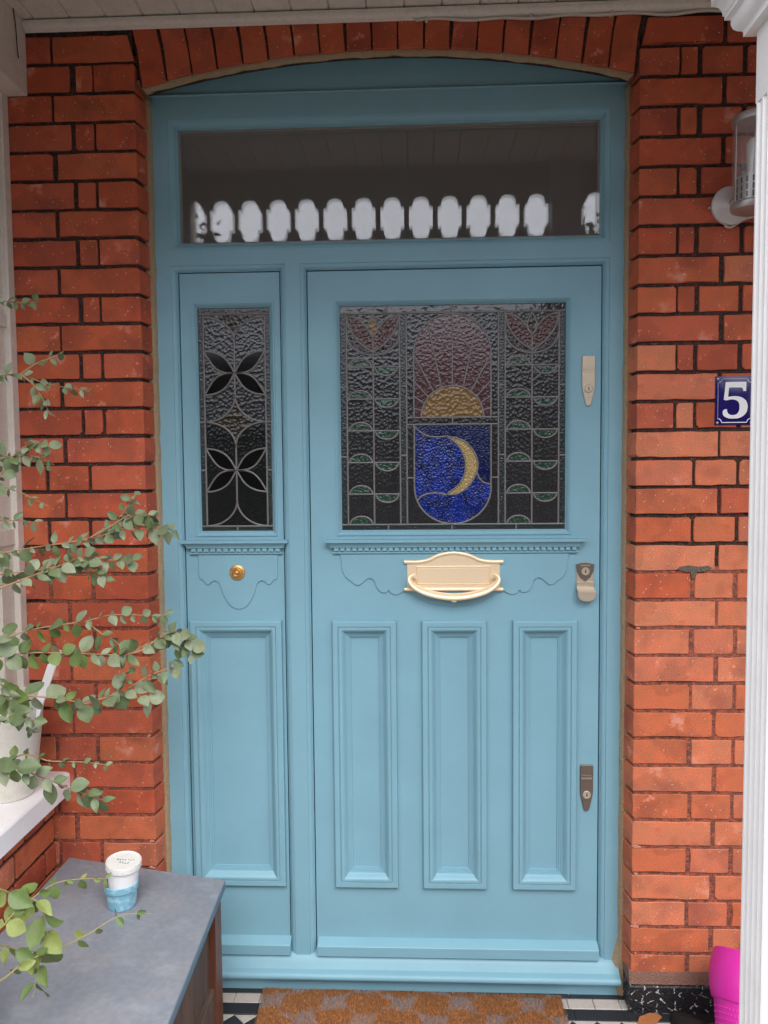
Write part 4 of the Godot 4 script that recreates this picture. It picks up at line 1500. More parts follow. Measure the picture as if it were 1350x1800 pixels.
# ---------------------------------------------------------------- floor
func floor_tiles() -> void:
	var ground := struct(put("path", box_of(V(-60, -0.3, 1.06), V(60, -0.03, 80)), M.path))
	var fl := struct(put("porch_floor", box_of(V(-1.6, -0.2, -0.1), V(1.75, -0.0035, 1.06)), M.grout))
	var tile := func(pts: PackedVector2Array, m: Material) -> void:
		var mb := Mb.new()
		mb.xf = flat_up()
		mb.ext(pts, -0.01, rng.randf_range(-0.0006, 0.0008), 0.0012)
		put("tile", mb, m, fl)
	# three border rows along the sill
	for row in [[0.004, 0.030, M.tile_black, 0.15], [0.0315, 0.0715, M.tile_white, 0.0745], [0.073, 0.1195, M.tile_black, 0.15]]:
		var x := -1.06
		while x < 1.3:
			var x1: float = x + row[3]
			tile.call(PackedVector2Array([Vector2(x + 0.0008, -row[1]), Vector2(x1 - 0.0008, -row[1]), Vector2(x1 - 0.0008, -row[0]), Vector2(x + 0.0008, -row[0])]), row[2])
			x = x1
	# then a field of squares set corner to corner
	var far := Mb.new()
	var far2 := Mb.new()
	far.xf = flat_up()
	far2.xf = flat_up()
	var d := 0.034
	for j in 28:
		for i in range(-32, 42):
			for odd in 2:
				var cx := -0.523 + i * 2 * d + (d if odd == 1 else 0.0)
				var cz := 0.121 + d + j * 2 * d + (d if odd == 1 else 0.0) - d * 0.0
				if cx < -1.06 or cx > 1.3 or cz > 1.05:
					continue
				var blk: bool = odd == 0
				var k := d - 0.0008
				var pts := PackedVector2Array([Vector2(cx, -(cz + k)), Vector2(cx + k, -cz), Vector2(cx, -(cz - k)), Vector2(cx - k, -cz)])
				if cz < 0.28 and cx > -0.66 and cx < 1.0:
					tile.call(pts, M.tile_black if blk else M.tile_white)
				else:
					(far if blk else far2).ext(pts, -0.01, 0.0)
		# half tiles against the border
	for i in range(-32, 42):
		var cx := -0.523 + d + i * 2 * d
		if cx > -1.06 and cx < 1.3:
			var k := d - 0.0008
			tile.call(PackedVector2Array([Vector2(cx - k, -0.1212), Vector2(cx, -(0.121 + k)), Vector2(cx + k, -0.1212)]), M.tile_white)
	for q in [[far, M.tile_black], [far2, M.tile_white]]:
		var o := put("floor_tiles", q[0], q[1], fl)
		o.set_meta("kind", "stuff")


func mat_pattern(x: float, z: float) -> bool:
	var p := 0.185
	var q := 0.14
	x += 0.010 * sin(z * 55.0 + x * 17.0) + 0.006 * sin(x * 90.0)
	z += 0.007 * sin(x * 60.0)
	var a := PI * x / p
	var b := PI * z / q
	return maxf(absf(cos(a) * cos(b)), absf(sin(a) * sin(b))) > 0.525


func door_mat() -> void:
	var m := Mb.new()
	m.xf = flat_up()
	var quad := [Vector2(-0.452, -0.030), Vector2(0.408, -0.040), Vector2(0.424, -0.47), Vector2(-0.452, -0.47)]
	m.ext(PackedVector2Array(quad), 0.0012, 0.010, 0.002)
	var mt := put("door_mat", m, M.coir)
	tag(mt, "brown coir door mat with grey trellis pattern in front of the sill", "door mat")
	var blade := Mb.new()
	blade.tri(V(-0.0011, 0, 0), V(0.0011, 0, 0), V(0.0003, 0.011, 0.001))
	blade.tri(V(0, 0, -0.0011), V(0, 0, 0.0011), V(0.001, 0.0105, 0))
	var mm := MultiMesh.new()
	mm.transform_format = MultiMesh.TRANSFORM_3D
	mm.use_colors = true
	mm.mesh = blade.mesh()
	var n := 44000
	mm.instance_count = n
	for i in n:
		var u := rng.randf()
		var v := pow(rng.randf(), 1.35)
		var x := lerpf(-0.455, lerpf(0.411, 0.427, v), u) + rng.randf_range(-0.002, 0.002)
		var z := lerpf(lerpf(0.029, 0.039, u), 0.47, v) + rng.randf_range(-0.003, 0.002)
		var b := Basis(Vector3(1, 0, 0), rng.randf_range(-0.5, 0.5)) * Basis(Vector3(0, 0, 1), rng.randf_range(-0.5, 0.5)) * Basis(Vector3(0, 1, 0), rng.randf_range(0, TAU))
		mm.set_instance_transform(i, Transform3D(b.scaled(Vector3.ONE * rng.randf_range(0.75, 1.1)), V(x, 0.008, z)))
		var w := rng.randf_range(-0.006, 0.006)
		var c := Color(0.31, 0.138, 0.052) if mat_pattern(x + w * 0.6 - (-0.334), z + w * 0.6 - 0.082) else Color(0.28, 0.242, 0.236)
		var k := rng.randf_range(0.75, 1.2)
		if rng.randf() < 0.025:
			c = Color(0.55, 0.33, 0.16)
		mm.set_instance_color(i, Color(c.r * k, c.g * k, c.b * k))
	var o := MultiMeshInstance3D.new()
	o.name = "pile"
	o.multimesh = mm
	o.material_override = M.coir_pile
	o.set_meta("kind", "stuff")
	mt.add_child(o, true)


# ---------------------------------------------------------------- small things
func chest() -> void:
	var c := thing("storage_chest", "low wooden chest with worn blue grey top in the left corner", "chest")
	var h := 0.45
	var m := Mb.new()
	m.xf = flat_up()
	m.ext(PackedVector2Array([Vector2(-0.990, -0.113), Vector2(-0.516, -0.222), Vector2(-0.490, -1.0), Vector2(-1.0, -1.0)]), h - 0.004, h, 0.0012)
	put("chest_top", m, M.chest_top, c)
	m = Mb.new()
	m.xf = flat_up()
	m.ext(PackedVector2Array([Vector2(-0.9905, -0.1125), Vector2(-0.5152, -0.2215), Vector2(-0.4892, -1.0008), Vector2(-1.0, -1.0008)]), h - 0.024, h - 0.0042, 0.001, true)
	put("top_edge", m, M.chest_edge, c)
	var y := h - 0.0245
	for q in [[-0.575, 0.242, 0.302], [-0.56, 0.90, 0.965]]:
		put("corner_post", box_of(V(q[0], 0.0005, q[1]), V(-0.523 + (0.012 if q[1] > 0.5 else 0.0), y, q[2]), 0.001), M.wood_post, c)
	for q in [0.15, 0.90]:
		put("corner_post", box_of(V(-0.985, 0.0005, q), V(-0.93, y, q + 0.06), 0.001), M.wood_post, c)
	m = Mb.new()
	m.xf = flat_up()
	m.ext(PackedVector2Array([Vector2(-0.97, -0.17), Vector2(-0.541, -0.268), Vector2(-0.531, -0.95), Vector2(-0.97, -0.95)]), 0.012, y)
	put("side_panel_board", m, M.wood_panel, c)
	m = Mb.new()
	m.xf = flat_up()
	m.ext(PackedVector2Array([Vector2(-0.56, -0.303), Vector2(-0.5285, -0.303), Vector2(-0.517, -0.899), Vector2(-0.55, -0.899)]), 0.03, 0.205, 0.002, true)
	put("lower_rail", m, M.wood_panel, c)


func tubs() -> void:
	var at := V(-0.748, 0.4502, 0.345)
	var b := thing("paint_tub", "small blue paint tub standing on the chest under the white tub", "tub", at)
	var m := Mb.new()
	m.lathe([[0.0, 0.001], [0.030, 0.0], [0.0335, 0.001], [0.0355, 0.006], [0.0385, 0.044], [0.0388, 0.046], [0.0425, 0.047], [0.0428, 0.0625], [0.0415, 0.064], [0.0395, 0.063], [0.0385, 0.046], [0.036, 0.041], [0.0, 0.041]], 40)
	put("tub_body", m, M.tub_blue, b, 40.0)
	var w := thing("paint_tub", "white lidded tub with black handwriting stacked inside the blue tub", "tub", at + V(0.004, 0.0412, 0.0))
	w.rotation = V(0.06, 0.0, -0.07)
	m = Mb.new()
	m.lathe([[0.0, 0.002], [0.031, 0.0012], [0.0345, 0.004], [0.0385, 0.066], [0.039, 0.067]], 40)
	put("tub_body", m, M.tub_white, w, 40.0)
	m = Mb.new()
	m.lathe([[0.0392, 0.0615], [0.0425, 0.0615], [0.0438, 0.0635], [0.0438, 0.0765], [0.0425, 0.0785], [0.0405, 0.0785], [0.0390, 0.0762], [0.0, 0.0756]], 40)
	var lid := put("lid", m, M.tub_lid, w, 40.0)
	for row in [[-0.013, 0.010, 7, -0.006], [-0.002, 0.016, 4, 0.008]]:
		for i in row[2]:
			var x: float = row[0] + 0.0065 * i - 0.004
			var pts := []
			for k in 5:
				pts.append(V(x + rng.randf_range(-0.0018, 0.0022), 0.0763, row[3] + rng.randf_range(-0.0038, 0.0038)))
			m = Mb.new()
			m.tube(bez(pts, 3), 0.0006, 5, true, 0.5)
			put("ink_stroke", m, M.ink, lid)


func pink_tub() -> void:
	var t := thing("plastic_tub", "bright pink plastic tub with smooth flared collar and dimpled side", "plastic tub", V(0.810, 0.010, 0.345))
	t.rotation = V(-0.58, 0.0, -0.36)
	t.scale = V(1.0, 0.92, 1.0)
	var m := Mb.new()
	m.lathe([[0.0, 0.0], [0.058, 0.0], [0.063, 0.004], [0.100, 0.176], [0.1005, 0.178]], 56)
	var body := put("tub_wall", m, M.pink_plastic, t, 40.0)
	m = Mb.new()
	m.lathe([[0.100, 0.176], [0.1045, 0.1745], [0.1065, 0.178], [0.116, 0.205], [0.1215, 0.24], [0.1215, 0.272], [0.118, 0.300], [0.1165, 0.3025], [0.1145, 0.3025], [0.1135, 0.300], [0.1175, 0.27], [0.1175, 0.24], [0.112, 0.207], [0.098, 0.176], [0.0, 0.170]], 56)
	put("flared_collar", m, M.pink_plastic, t, 40.0)
	for r in 8:
		for k in 30:
			var a := PI * (0.15 + 0.95 * (k + 0.5 * (r % 2)) / 30.0)
			var y := 0.155 - 0.0135 * r
			var rad := lerpf(0.063, 0.1, (y - 0.004) / 0.172)
			m = Mb.new()
			var out := Vector3(cos(a), 0.0, sin(a))
			m.xf = Transform3D(Basis(Vector3(0, 1, 0).cross(out), out, Vector3(0, 1, 0).cross(out).cross(out)), out * (rad - 0.0004) + V(0, y, 0))
			m.lathe([[0.0030, 0.0], [0.0022, 0.0014], [0.0, 0.0018]], 7)
			put("dimple", m, M.pink_plastic, body, 60.0)
	# a dark rubber overshoe and a dry leaf on the floor
	var s := Mb.new()
	for i in 14:
		for j in 24:
			var P := func(a: int, b: int) -> Vector3:
				var u := float(a) / 14.0
				var t2 := TAU * b / 24.0
				var r := sin(PI * (0.08 + 0.90 * u))
				var h := 0.056 - 0.02 * absf(u - 0.4) * 2.0
				var px := cos(t2) * 0.047 * pow(r, 0.6)
				var py := maxf(0.0, sin(t2)) * h * pow(r, 0.5) + 0.001
				return V(px, py, -0.13 + 0.26 * u)
			s.quad(P.call(i, j), P.call(i, j + 1), P.call(i + 1, j + 1), P.call(i + 1, j))
	var shoe := put("rubber_shoe", s, M.black_rubber, self, 60.0)
	shoe.position = V(0.765, 0.001, 0.225)
	shoe.rotation.y = 0.35
	tag(shoe, "black rubber shoe lying on the tiles beside the pink tub", "shoe")
	var lf := Mb.new()
	var lp := PackedVector2Array([V2(0.0, -0.01), V2(0.022, -0.024), V2(0.05, -0.018), V2(0.074, 0.0), V2(0.066, 0.012), V2(0.045, 0.017), V2(0.028, 0.012), V2(0.012, 0.008)])
	lf.xf = flat_up()
	lf.ext(lp, 0.003, 0.0065, 0.001, true)
	var dl := put("dry_leaf", lf, M.dry_leaf)
	dl.position = V(0.606, 0.001, 0.118)
	dl.rotation = V(0.12, 0.1, 0.06)
	tag(dl, "curled orange brown dry leaf on the tiles below the black plinth", "leaf")


func pot_on_sill() -> void:
	var p := thing("flower_pot", "white round flower pot on the window sill behind the eucalyptus", "flower pot", V(-1.092, 0.684, 0.232))
	p.scale = V(1.0, 1.28, 1.0)
	var m := Mb.new()
	m.lathe([[0.0, 0.001], [0.058, 0.0], [0.064, 0.003], [0.075, 0.06], [0.086, 0.13], [0.096, 0.203], [0.0965, 0.2055], [0.0955, 0.2075], [0.0925, 0.2075], [0.091, 0.205], [0.086, 0.18]], 48)
	put("pot_body", m, M.pot_white, p, 35.0)
	m = Mb.new()
	m.lathe([[0.087, 0.182], [0.0, 0.187]], 32)
	put("soil", m, M.soil, p)
	m = Mb.new()
	m.xf = Transform3D(Basis(Vector3(0, 0, 1), -0.36), V(-1.045, 0.80, 0.245))
	m.box(V(-0.011, 0.0, -0.003), V(0.011, 0.30, 0.003), 0.001)
	tag(put("wooden_stake", m, M.sill_white), "flat white stake leaning out of the white flower pot", "stake")


# ---------------------------------------------------------------- plants
func leaf_mesh(round_: float, bend: float, fold: float, curl: float) -> ArrayMesh:
	# unit leaf along +y, face towards +z
	var m := Mb.new()
	var rows := 8
	var P := func(i: int, s: float) -> Vector3:
		var t := float(i) / rows
		var w := pow(sin(PI * pow(t, lerpf(0.72, 0.92, round_))), lerpf(1.1, 0.72, round_)) * lerpf(0.2, 0.44, round_)
		if i == rows:
			w = 0.0
		return V(s * w, 0.06 + 0.94 * t, -bend * t * t + absf(s) * w * fold + s * curl * t * 0.1)
	for i in rows:
		for s in [-1.0, -0.5, 0.0, 0.5]:
			if i == rows - 1:
				m.tri(P.call(i, s), P.call(i, s + 0.5), P.call(i + 1, 0))
			else:
				m.quad(P.call(i, s), P.call(i, s + 0.5), P.call(i + 1, s + 0.5), P.call(i + 1, s))
	m.tube([V(0, -0.02, -0.004), V(0, 0.08, -0.002)], 0.012, 4, false)
	return m.mesh(70.0)


func eucalyptus() -> void:
	var e := thing("eucalyptus", "eucalyptus with long leafy branches reaching in from the left over bricks and chest", "plant")
	var shapes := []
	for k in 10:
		shapes.append(leaf_mesh([0.8, 0.5, 0.3, 0.12, 0.55, 0.35, 0.02, 0.9, 0.2, 0.45][k], rng.randf_range(-0.05, 0.22), rng.randf_range(0.05, 0.4), rng.randf_range(-1.0, 1.0)))
	var trunk := bez([V(-0.905, 0.62, 0.86), V(-0.93, 0.85, 0.78), V(-0.985, 1.15, 0.62), V(-1.0, 1.5, 0.55), V(-1.005, 1.9, 0.52), V(-1.0, 2.12, 0.5)], 6)
	var tr := []
	for i in trunk.size():
		tr.append(lerpf(0.009, 0.003, float(i) / trunk.size()))
	var m := Mb.new()
	m.tube(trunk, tr, 8)
	put("main_stem", m, M.stem_old, e, 60.0)
	var found := []
	for b in branches():
		var pts: Array = b[0].duplicate()
		var root: Vector3 = trunk[0]
		for q in trunk:
			if absf(q.y - (pts[0].y - 0.07)) < absf(root.y - (pts[0].y - 0.07)):
				root = q
		if pts[0].distance_to(root) < 0.6 and pts[0].x < -0.6 and (pts[0] as Vector3).z > 0.4:
			pts.push_front(root)
		var path := bez(pts, 8)
		var rad := []
		for i in path.size():
			rad.append(lerpf(0.0024, 0.0009, float(i) / (path.size() - 1)))
		m = Mb.new()
		m.tube(path, rad, 6)
		put("stem", m, M.stem_green if b[4] == 2 else M.stem_young, e, 60.0)
		# pairs of leaves, turned a quarter from one pair to the next
		var total := 0.0
		for i in path.size() - 1:
			total += path[i].distance_to(path[i + 1])
		var run := 0.0
		var next := minf(0.5, total * 0.35)
		var turn := rng.randf_range(0, PI)
		for i in path.size() - 1:
			var seg: float = path[i].distance_to(path[i + 1])
			while run + seg > next:
				var t := next / total
				var at: Vector3 = path[i].lerp(path[i + 1], (next - run) / seg)
				var dir: Vector3 = (path[i + 1] - path[i]).normalized()
				var side := dir.cross(Vector3(0, 0, 1)).normalized()
				var up := side.cross(dir)
				turn += PI / 2 + rng.randf_range(-0.35, 0.35)
				for s in ([0.0, PI] if at.x > -0.575 * (2.2 - at.z) else []):
					if rng.randf() < 0.06:
						continue
					var out: Vector3 = side * cos(turn + s) + up * sin(turn + s)
					var y := (out + dir * rng.randf_range(0.15, 0.8) + V(0, -0.45, 0)).normalized()
					var face := (V(rng.randf_range(-0.6, 0.6), 0.5, 1.0) + out.cross(dir) * rng.randf_range(-0.7, 0.7)).normalized()
					var x := y.cross(face).normalized()
					var l: float = lerpf(b[1] * 1.35, b[2] * 1.45, t) * rng.randf_range(0.7, 1.25) * (0.92 if b[4] == 2 else 1.0)
					var tone := rng.randi_range(0, 2)
					if b[4] == 2:
						tone = rng.randi_range(3, 5)
					elif b[4] == 1 and rng.randf() < 0.45 and t < 0.7:
						tone = rng.randi_range(3, 4)
					found.append([l / (2.2 - at.z), rng.randi_range(0, 9), tone, Transform3D(Basis(x, y, x.cross(y)).scaled(Vector3.ONE * l), at)])
				next += b[3] * lerpf(1.1, 0.68, t) * (1.5 if b[4] == 2 else 1.0)
			run += seg
	found.sort_custom(func(a, b) -> bool: return a[0] > b[0])
	var rest := []
	for k in 6:
		rest.append(SurfaceTool.new())
		rest[k].begin(Mesh.PRIMITIVE_TRIANGLES)
	for i in found.size():
		var q: Array = found[i]
		if i < 296:
			var o := put("leaf", shapes[q[1]], M["leaf%d" % q[2]], e)
			o.transform = q[3]
		else:
			rest[q[2]].append_from(shapes[q[1]], 0, q[3])
	if found.size() > 296:
		var am := ArrayMesh.new()
		var mats := []
		for k in 6:
			var n := am.get_surface_count()
			rest[k].commit(am)
			if am.get_surface_count() > n:
				mats.append(M["leaf%d" % k])
		var o := MeshInstance3D.new()
		o.name = "small_leaves"
		o.mesh = am
		for k in mats.size():
			o.set_surface_override_material(k, mats[k])
		o.set_meta("kind", "stuff")
		e.add_child(o, true)
	var p := thing("flower_pot", "terracotta pot on the chest that holds the eucalyptus", "flower pot", V(-0.905, 0.4502, 0.86))
	m = Mb.new()
	m.lathe([[0.0, 0.001], [0.055, 0.0], [0.058, 0.003], [0.075, 0.12], [0.082, 0.121], [0.084, 0.158], [0.080, 0.16], [0.076, 0.157], [0.074, 0.14]], 40)
	put("pot_body", m, M.terracotta, p, 35.0)
	m = Mb.new()
	m.lathe([[0.0745, 0.143], [0.0, 0.15]], 28)
	put("soil", m, M.soil, p)


func branches() -> Array:
	return [
		[[V(-0.956, 1.593, 0.626), V(-0.970, 1.939, 0.500), V(-0.946, 1.939, 0.450), V(-0.909, 1.940, 0.420), V(-0.881, 1.946, 0.400)], 0.028, 0.014, 0.020, 0],
		[[V(-0.978, 1.479, 0.626), V(-1.004, 1.764, 0.500), V(-0.969, 1.773, 0.420), V(-0.941, 1.780, 0.380), V(-0.897, 1.762, 0.360), V(-0.839, 1.749, 0.350), V(-0.795, 1.744, 0.340)], 0.034, 0.014, 0.026, 0],
		[[V(-0.941, 1.780, 0.380), V(-0.909, 1.805, 0.370), V(-0.871, 1.822, 0.360), V(-0.848, 1.837, 0.350)], 0.026, 0.014, 0.022, 0],
		[[V(-0.941, 1.780, 0.380), V(-0.911, 1.755, 0.380), V(-0.890, 1.722, 0.380), V(-0.872, 1.682, 0.380)], 0.030, 0.020, 0.024, 0],
		[[V(-0.979, 1.281, 0.639), V(-1.005, 1.459, 0.520), V(-0.951, 1.539, 0.470), V(-0.920, 1.592, 0.450), V(-0.881, 1.615, 0.440), V(-0.851, 1.604, 0.430)], 0.030, 0.022, 0.022, 0],
		[[V(-0.975, 1.347, 0.626), V(-0.999, 1.560, 0.500), V(-0.950, 1.578, 0.470), V(-0.906, 1.586, 0.450), V(-0.871, 1.579, 0.440), V(-0.856, 1.570, 0.430)], 0.036, 0.026, 0.026, 0],
		[[V(-0.967, 1.326, 0.626), V(-0.988, 1.528, 0.500), V(-0.958, 1.515, 0.460), V(-0.915, 1.496, 0.440), V(-0.864, 1.465, 0.420)], 0.030, 0.012, 0.034, 0],
		[[V(-0.970, 1.270, 0.626), V(-0.991, 1.442, 0.500), V(-0.961, 1.436, 0.460), V(-0.920, 1.433, 0.440), V(-0.890, 1.425, 0.420)], 0.028, 0.016, 0.030, 0],
		[[V(-0.981, 1.218, 0.639), V(-1.009, 1.363, 0.520), V(-0.975, 1.357, 0.440), V(-0.913, 1.366, 0.400), V(-0.851, 1.373, 0.360), V(-0.799, 1.385, 0.340), V(-0.749, 1.414, 0.320), V(-0.696, 1.492, 0.310)], 0.036, 0.018, 0.021, 0],
		[[V(-0.851, 1.373, 0.360), V(-0.788, 1.383, 0.350), V(-0.720, 1.404, 0.340), V(-0.652, 1.407, 0.320), V(-0.599, 1.394, 0.300)], 0.034, 0.026, 0.022, 0],
		[[V(-0.791, 1.386, 0.360), V(-0.745, 1.412, 0.350), V(-0.698, 1.439, 0.340), V(-0.645, 1.436, 0.330)], 0.030, 0.022, 0.018, 0],
		[[V(-0.983, 1.182, 0.639), V(-1.011, 1.307, 0.520), V(-0.966, 1.310, 0.460), V(-0.891, 1.315, 0.420), V(-0.838, 1.327, 0.400), V(-0.798, 1.343, 0.380), V(-0.747, 1.330, 0.360), V(-0.683, 1.328, 0.350)], 0.040, 0.022, 0.022, 0],
		[[V(-0.838, 1.327, 0.400), V(-0.801, 1.333, 0.390), V(-0.778, 1.311, 0.380), V(-0.755, 1.284, 0.370)], 0.032, 0.022, 0.018, 0],
		[[V(-0.979, 1.083, 0.652), V(-1.006, 1.154, 0.540), V(-0.966, 1.159, 0.470), V(-0.911, 1.173, 0.430), V(-0.850, 1.179, 0.400), V(-0.807, 1.181, 0.370), V(-0.751, 1.192, 0.350), V(-0.688, 1.188, 0.330), V(-0.618, 1.181, 0.310)], 0.042, 0.018, 0.034, 1],
		[[V(-0.807, 1.181, 0.370), V(-0.770, 1.146, 0.360), V(-0.739, 1.123, 0.350), V(-0.717, 1.077, 0.340)], 0.034, 0.024, 0.024, 0],
		[[V(-0.980, 1.066, 0.652), V(-1.007, 1.128, 0.540), V(-0.968, 1.118, 0.470), V(-0.913, 1.117, 0.430), V(-0.839, 1.109, 0.400), V(-0.768, 1.099, 0.370), V(-0.710, 1.094, 0.350), V(-0.665, 1.118, 0.330), V(-0.617, 1.119, 0.310), V(-0.556, 1.070, 0.300)], 0.046, 0.022, 0.026, 1],
		[[V(-0.710, 1.094, 0.350), V(-0.672, 1.106, 0.340), V(-0.642, 1.130, 0.320), V(-0.599, 1.140, 0.310), V(-0.565, 1.097, 0.300)], 0.030, 0.026, 0.016, 0],
		[[V(-0.713, 1.009, 0.350), V(-0.664, 1.037, 0.340), V(-0.620, 1.053, 0.330), V(-0.598, 1.055, 0.320)], 0.034, 0.024, 0.018, 0],
		[[V(-0.974, 1.020, 0.652), V(-0.997, 1.057, 0.540), V(-0.966, 1.030, 0.480), V(-0.892, 1.014, 0.440), V(-0.836, 0.992, 0.400), V(-0.803, 0.979, 0.380), V(-0.757, 0.992, 0.370), V(-0.714, 1.001, 0.350), V(-0.657, 0.971, 0.340)], 0.048, 0.028, 0.027, 1],
		[[V(-0.810, 0.980, 0.380), V(-0.749, 0.997, 0.370), V(-0.720, 1.019, 0.360), V(-0.708, 1.054, 0.360)], 0.030, 0.020, 0.020, 0],
		[[V(-0.954, 0.857, 0.691), V(-0.967, 0.931, 0.600), V(-0.933, 0.892, 0.550), V(-0.897, 0.868, 0.520), V(-0.850, 0.832, 0.490), V(-0.817, 0.806, 0.470), V(-0.775, 0.779, 0.450), V(-0.749, 0.765, 0.440)], 0.050, 0.026, 0.028, 1],
		[[V(-0.934, 0.884, 0.500), V(-0.860, 0.866, 0.460), V(-0.788, 0.856, 0.440), V(-0.727, 0.840, 0.420)], 0.030, 0.012, 0.034, 1],
		[[V(-0.948, 1.053, 0.665), V(-0.957, 1.108, 0.560), V(-0.942, 1.071, 0.520), V(-0.931, 1.019, 0.500), V(-0.914, 0.976, 0.480), V(-0.899, 0.932, 0.460)], 0.034, 0.020, 0.022, 0],
		[[V(-0.935, 1.003, 0.691), V(-0.938, 1.031, 0.600), V(-0.923, 0.995, 0.560), V(-0.906, 1.003, 0.520), V(-0.875, 0.973, 0.500)], 0.032, 0.022, 0.022, 0],
		[[V(-0.812, 0.751, 0.951), V(-0.748, 0.768, 1.000), V(-0.736, 0.746, 0.920), V(-0.737, 0.743, 0.860), V(-0.709, 0.747, 0.780), V(-0.673, 0.737, 0.740), V(-0.634, 0.716, 0.700)], 0.042, 0.014, 0.026, 2],
		[[V(-0.806, 0.707, 0.964), V(-0.739, 0.699, 1.020), V(-0.728, 0.664, 0.940), V(-0.712, 0.660, 0.880), V(-0.684, 0.644, 0.820), V(-0.649, 0.641, 0.770), V(-0.603, 0.650, 0.720), V(-0.548, 0.638, 0.690)], 0.042, 0.016, 0.036, 2],
		[[V(-0.823, 0.778, 0.886), V(-0.765, 0.809, 0.900), V(-0.746, 0.759, 0.840), V(-0.714, 0.731, 0.820), V(-0.706, 0.664, 0.820), V(-0.713, 0.616, 0.840), V(-0.713, 0.578, 0.860)], 0.050, 0.034, 0.026, 2],
		[[V(-0.819, 0.730, 0.918), V(-0.760, 0.736, 0.950), V(-0.748, 0.704, 0.900), V(-0.729, 0.666, 0.860), V(-0.707, 0.653, 0.840)], 0.038, 0.030, 0.024, 2],
	]


func cloud_of_leaves(called: String, parent: Node, n: int, where: Callable, size: float) -> void:
	var leaf := Mb.new()
	leaf.tri(V(-0.5, 0, 0), V(0.5, 0, 0), V(0, 0.9, 0.1))
	leaf.tri(V(-0.5, 0, 0), V(0, -0.8, 0.12), V(0.5, 0, 0))
	var mm := MultiMesh.new()
	mm.transform_format = MultiMesh.TRANSFORM_3D
	mm.mesh = leaf.mesh()
	mm.instance_count = n
	for i in n:
		var b := Basis.from_euler(V(rng.randf() * TAU, rng.randf() * TAU, rng.randf() * TAU)).scaled(Vector3.ONE * size * rng.randf_range(0.6, 1.3))
		mm.set_instance_transform(i, Transform3D(b, where.call()))
	var o := MultiMeshInstance3D.new()
	o.name = called
	o.multimesh = mm
	o.material_override = M.hedge_leaf
	o.set_meta("kind", "stuff")
	parent.add_child(o, true)


func garden() -> void:
	# what the fanlight and the leaded glass mirror: a hedge along the street and two young trees
	var h := put("hedge", box_of(V(-9, -0.03, 7.3), V(9, 3.0, 8.5)), M.hedge_core)
	tag(h, "tall dark evergreen hedge along the front garden, seen only in reflections", "hedge")
	cloud_of_leaves("foliage", h, 16000, func() -> Vector3: return V(rng.randf_range(-9, 9), rng.randf_range(0, 3.15), 7.2 + rng.randf_range(-0.15, 0.25)), 0.09)
	for q in [[2.35, 3.75, 0.40, "slim young tree by the path, mirrored at the right of the fanlight"], [-2.85, 4.1, 0.30, "small young tree by the path, mirrored at the left of the fanlight"]]:
		var t := thing("tree", q[3], "tree", V(q[0], -0.03, 6.2))
		var m := Mb.new()
		m.tube(bez([V(0, 0, 0), V(0.04, 1.4, 0), V(-0.03, 2.8, 0.05), V(0.0, q[1] + 0.2, 0)], 4), [0.06, 0.058, 0.056, 0.054, 0.052, 0.05, 0.047, 0.044, 0.04, 0.034, 0.028, 0.02, 0.012], 8)
		put("trunk", m, M.bark, t, 60.0)
		for k in 7:
			m = Mb.new()
			var a := TAU * k / 7.0
			var y: float = q[1] - 0.7 + 0.13 * k
			m.tube([V(0, y, 0), V(cos(a) * 0.2, y + 0.15, sin(a) * 0.2), V(cos(a) * 0.42, y + 0.35, sin(a) * 0.42)], [0.014, 0.01, 0.004], 6)
			put("limb", m, M.bark, t, 60.0)
		var where := func() -> Vector3:
			var d := V(rng.randfn(), rng.randfn() * 0.8, rng.randfn()) * 0.42
			return V(0, q[1], 0) + d * q[2] / 0.55
		cloud_of_leaves("crown", t, 900, where, 0.075)


func hall() -> void:
	var m := Mb.new()
	m.box(V(-1.3, -0.2, -3.2), V(1.2, 0.0, -0.105))
	m.box(V(-1.3, 2.86, -3.2), V(1.2, 3.0, -0.1205))
	m.box(V(-1.3, 0.0, -3.3), V(1.2, 2.86, -3.2))
	m.box(V(-1.4, 0.0, -3.3), V(-1.3, 2.86, -0.1205))
	m.box(V(1.2, 0.0, -3.3), V(1.3, 2.86, -0.1205))
	struct(put("hall_walls", m, M.hall_paint))


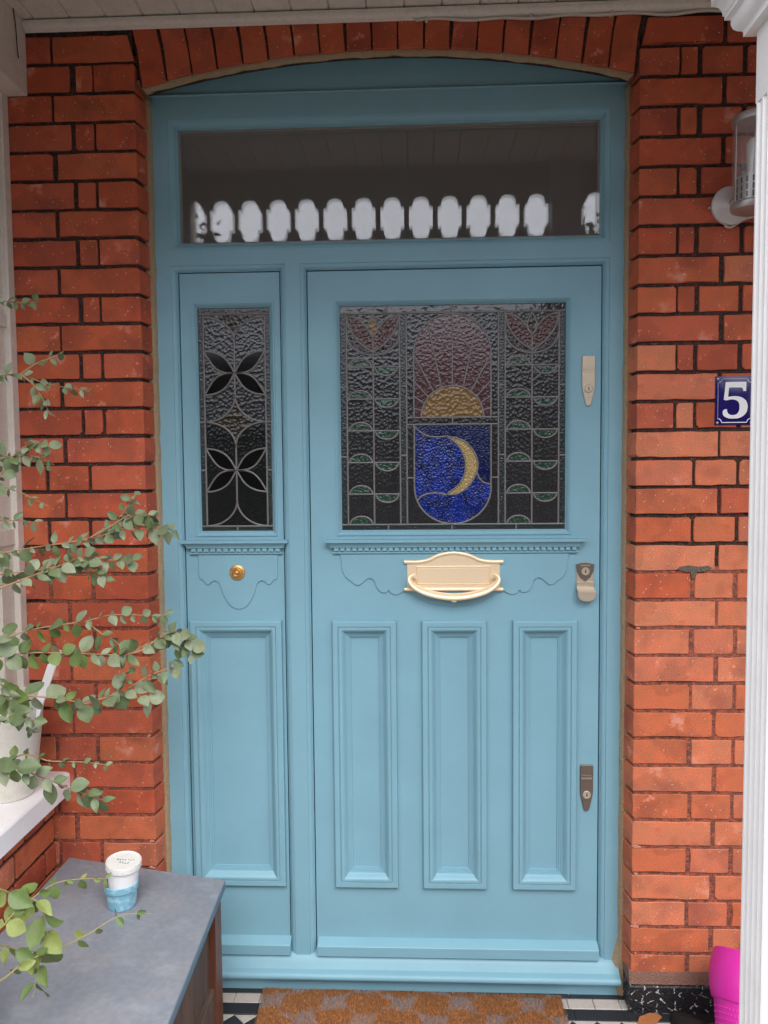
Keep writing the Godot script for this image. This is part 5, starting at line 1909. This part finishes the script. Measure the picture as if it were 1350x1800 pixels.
# ---------------------------------------------------------------- scene
func _ready() -> void:
	rng.seed = 20240611
	var cam := Camera3D.new()
	cam.name = "camera"
	cam.fov = 67.31
	cam.near = 0.05
	cam.far = 300.0
	cam.basis = Basis(Vector3(0, 1, 0), deg_to_rad(2.322)) * Basis(Vector3(1, 0, 0), deg_to_rad(-3.426)) * Basis(Vector3(0, 0, 1), deg_to_rad(-0.530))
	cam.position = V(0.0, 1.553, 2.2)
	add_child(cam)
	cam.current = true
	var env := Environment.new()
	env.background_mode = Environment.BG_SKY
	var sky := ProceduralSkyMaterial.new()
	sky.sky_top_color = rgb(250, 250, 255)
	sky.sky_horizon_color = rgb(214, 219, 232)
	sky.sky_curve = 0.35
	sky.sky_energy_multiplier = 1.03
	sky.ground_bottom_color = rgb(120, 116, 112)
	sky.ground_horizon_color = rgb(200, 200, 204)
	sky.sun_angle_max = 1.0
	var cn := noise(0.012, 91, FastNoiseLite.TYPE_SIMPLEX_SMOOTH, 4)
	var cg := cn.get_seamless_image(512, 256)
	cg.convert(Image.FORMAT_L8)
	var cd := cg.get_data()
	var cover := PackedByteArray()
	cover.resize(512 * 256 * 4)
	for i in 512 * 256:
		var v := clampi(int(cd[i] * 0.55), 0, 255)
		cover[i * 4] = v
		cover[i * 4 + 1] = v
		cover[i * 4 + 2] = mini(255, v + 4)
		cover[i * 4 + 3] = 255
	sky.sky_cover = ImageTexture.create_from_image(Image.create_from_data(512, 256, false, Image.FORMAT_RGBA8, cover))
	env.sky = Sky.new()
	env.sky.sky_material = sky
	env.tonemap_mode = Environment.TONE_MAPPER_LINEAR
	env.tonemap_exposure = 2.87
	env.sdfgi_enabled = true
	env.ssao_enabled = true
	env.ssil_enabled = true
	var we := WorldEnvironment.new()
	we.name = "environment"
	we.environment = env
	add_child(we)
	var sun := DirectionalLight3D.new()
	sun.name = "sun"
	sun.light_energy = 0.25
	sun.light_angular_distance = 35.0
	sun.light_color = Color(1.0, 0.99, 0.97)
	sun.sky_mode = DirectionalLight3D.SKY_MODE_LIGHT_ONLY
	sun.shadow_enabled = true
	sun.basis = Basis.looking_at(V(-0.2, -0.85, -0.75), Vector3.UP)
	add_child(sun)

	materials()
	floor_tiles()
	piers()
	hall()
	bay()
	porch()
	door_frame()
	side_panel()
	front_door()
	lamp()
	number_plate()
	door_mat()
	chest()
	tubs()
	pink_tub()
	pot_on_sill()
	eucalyptus()
	garden()
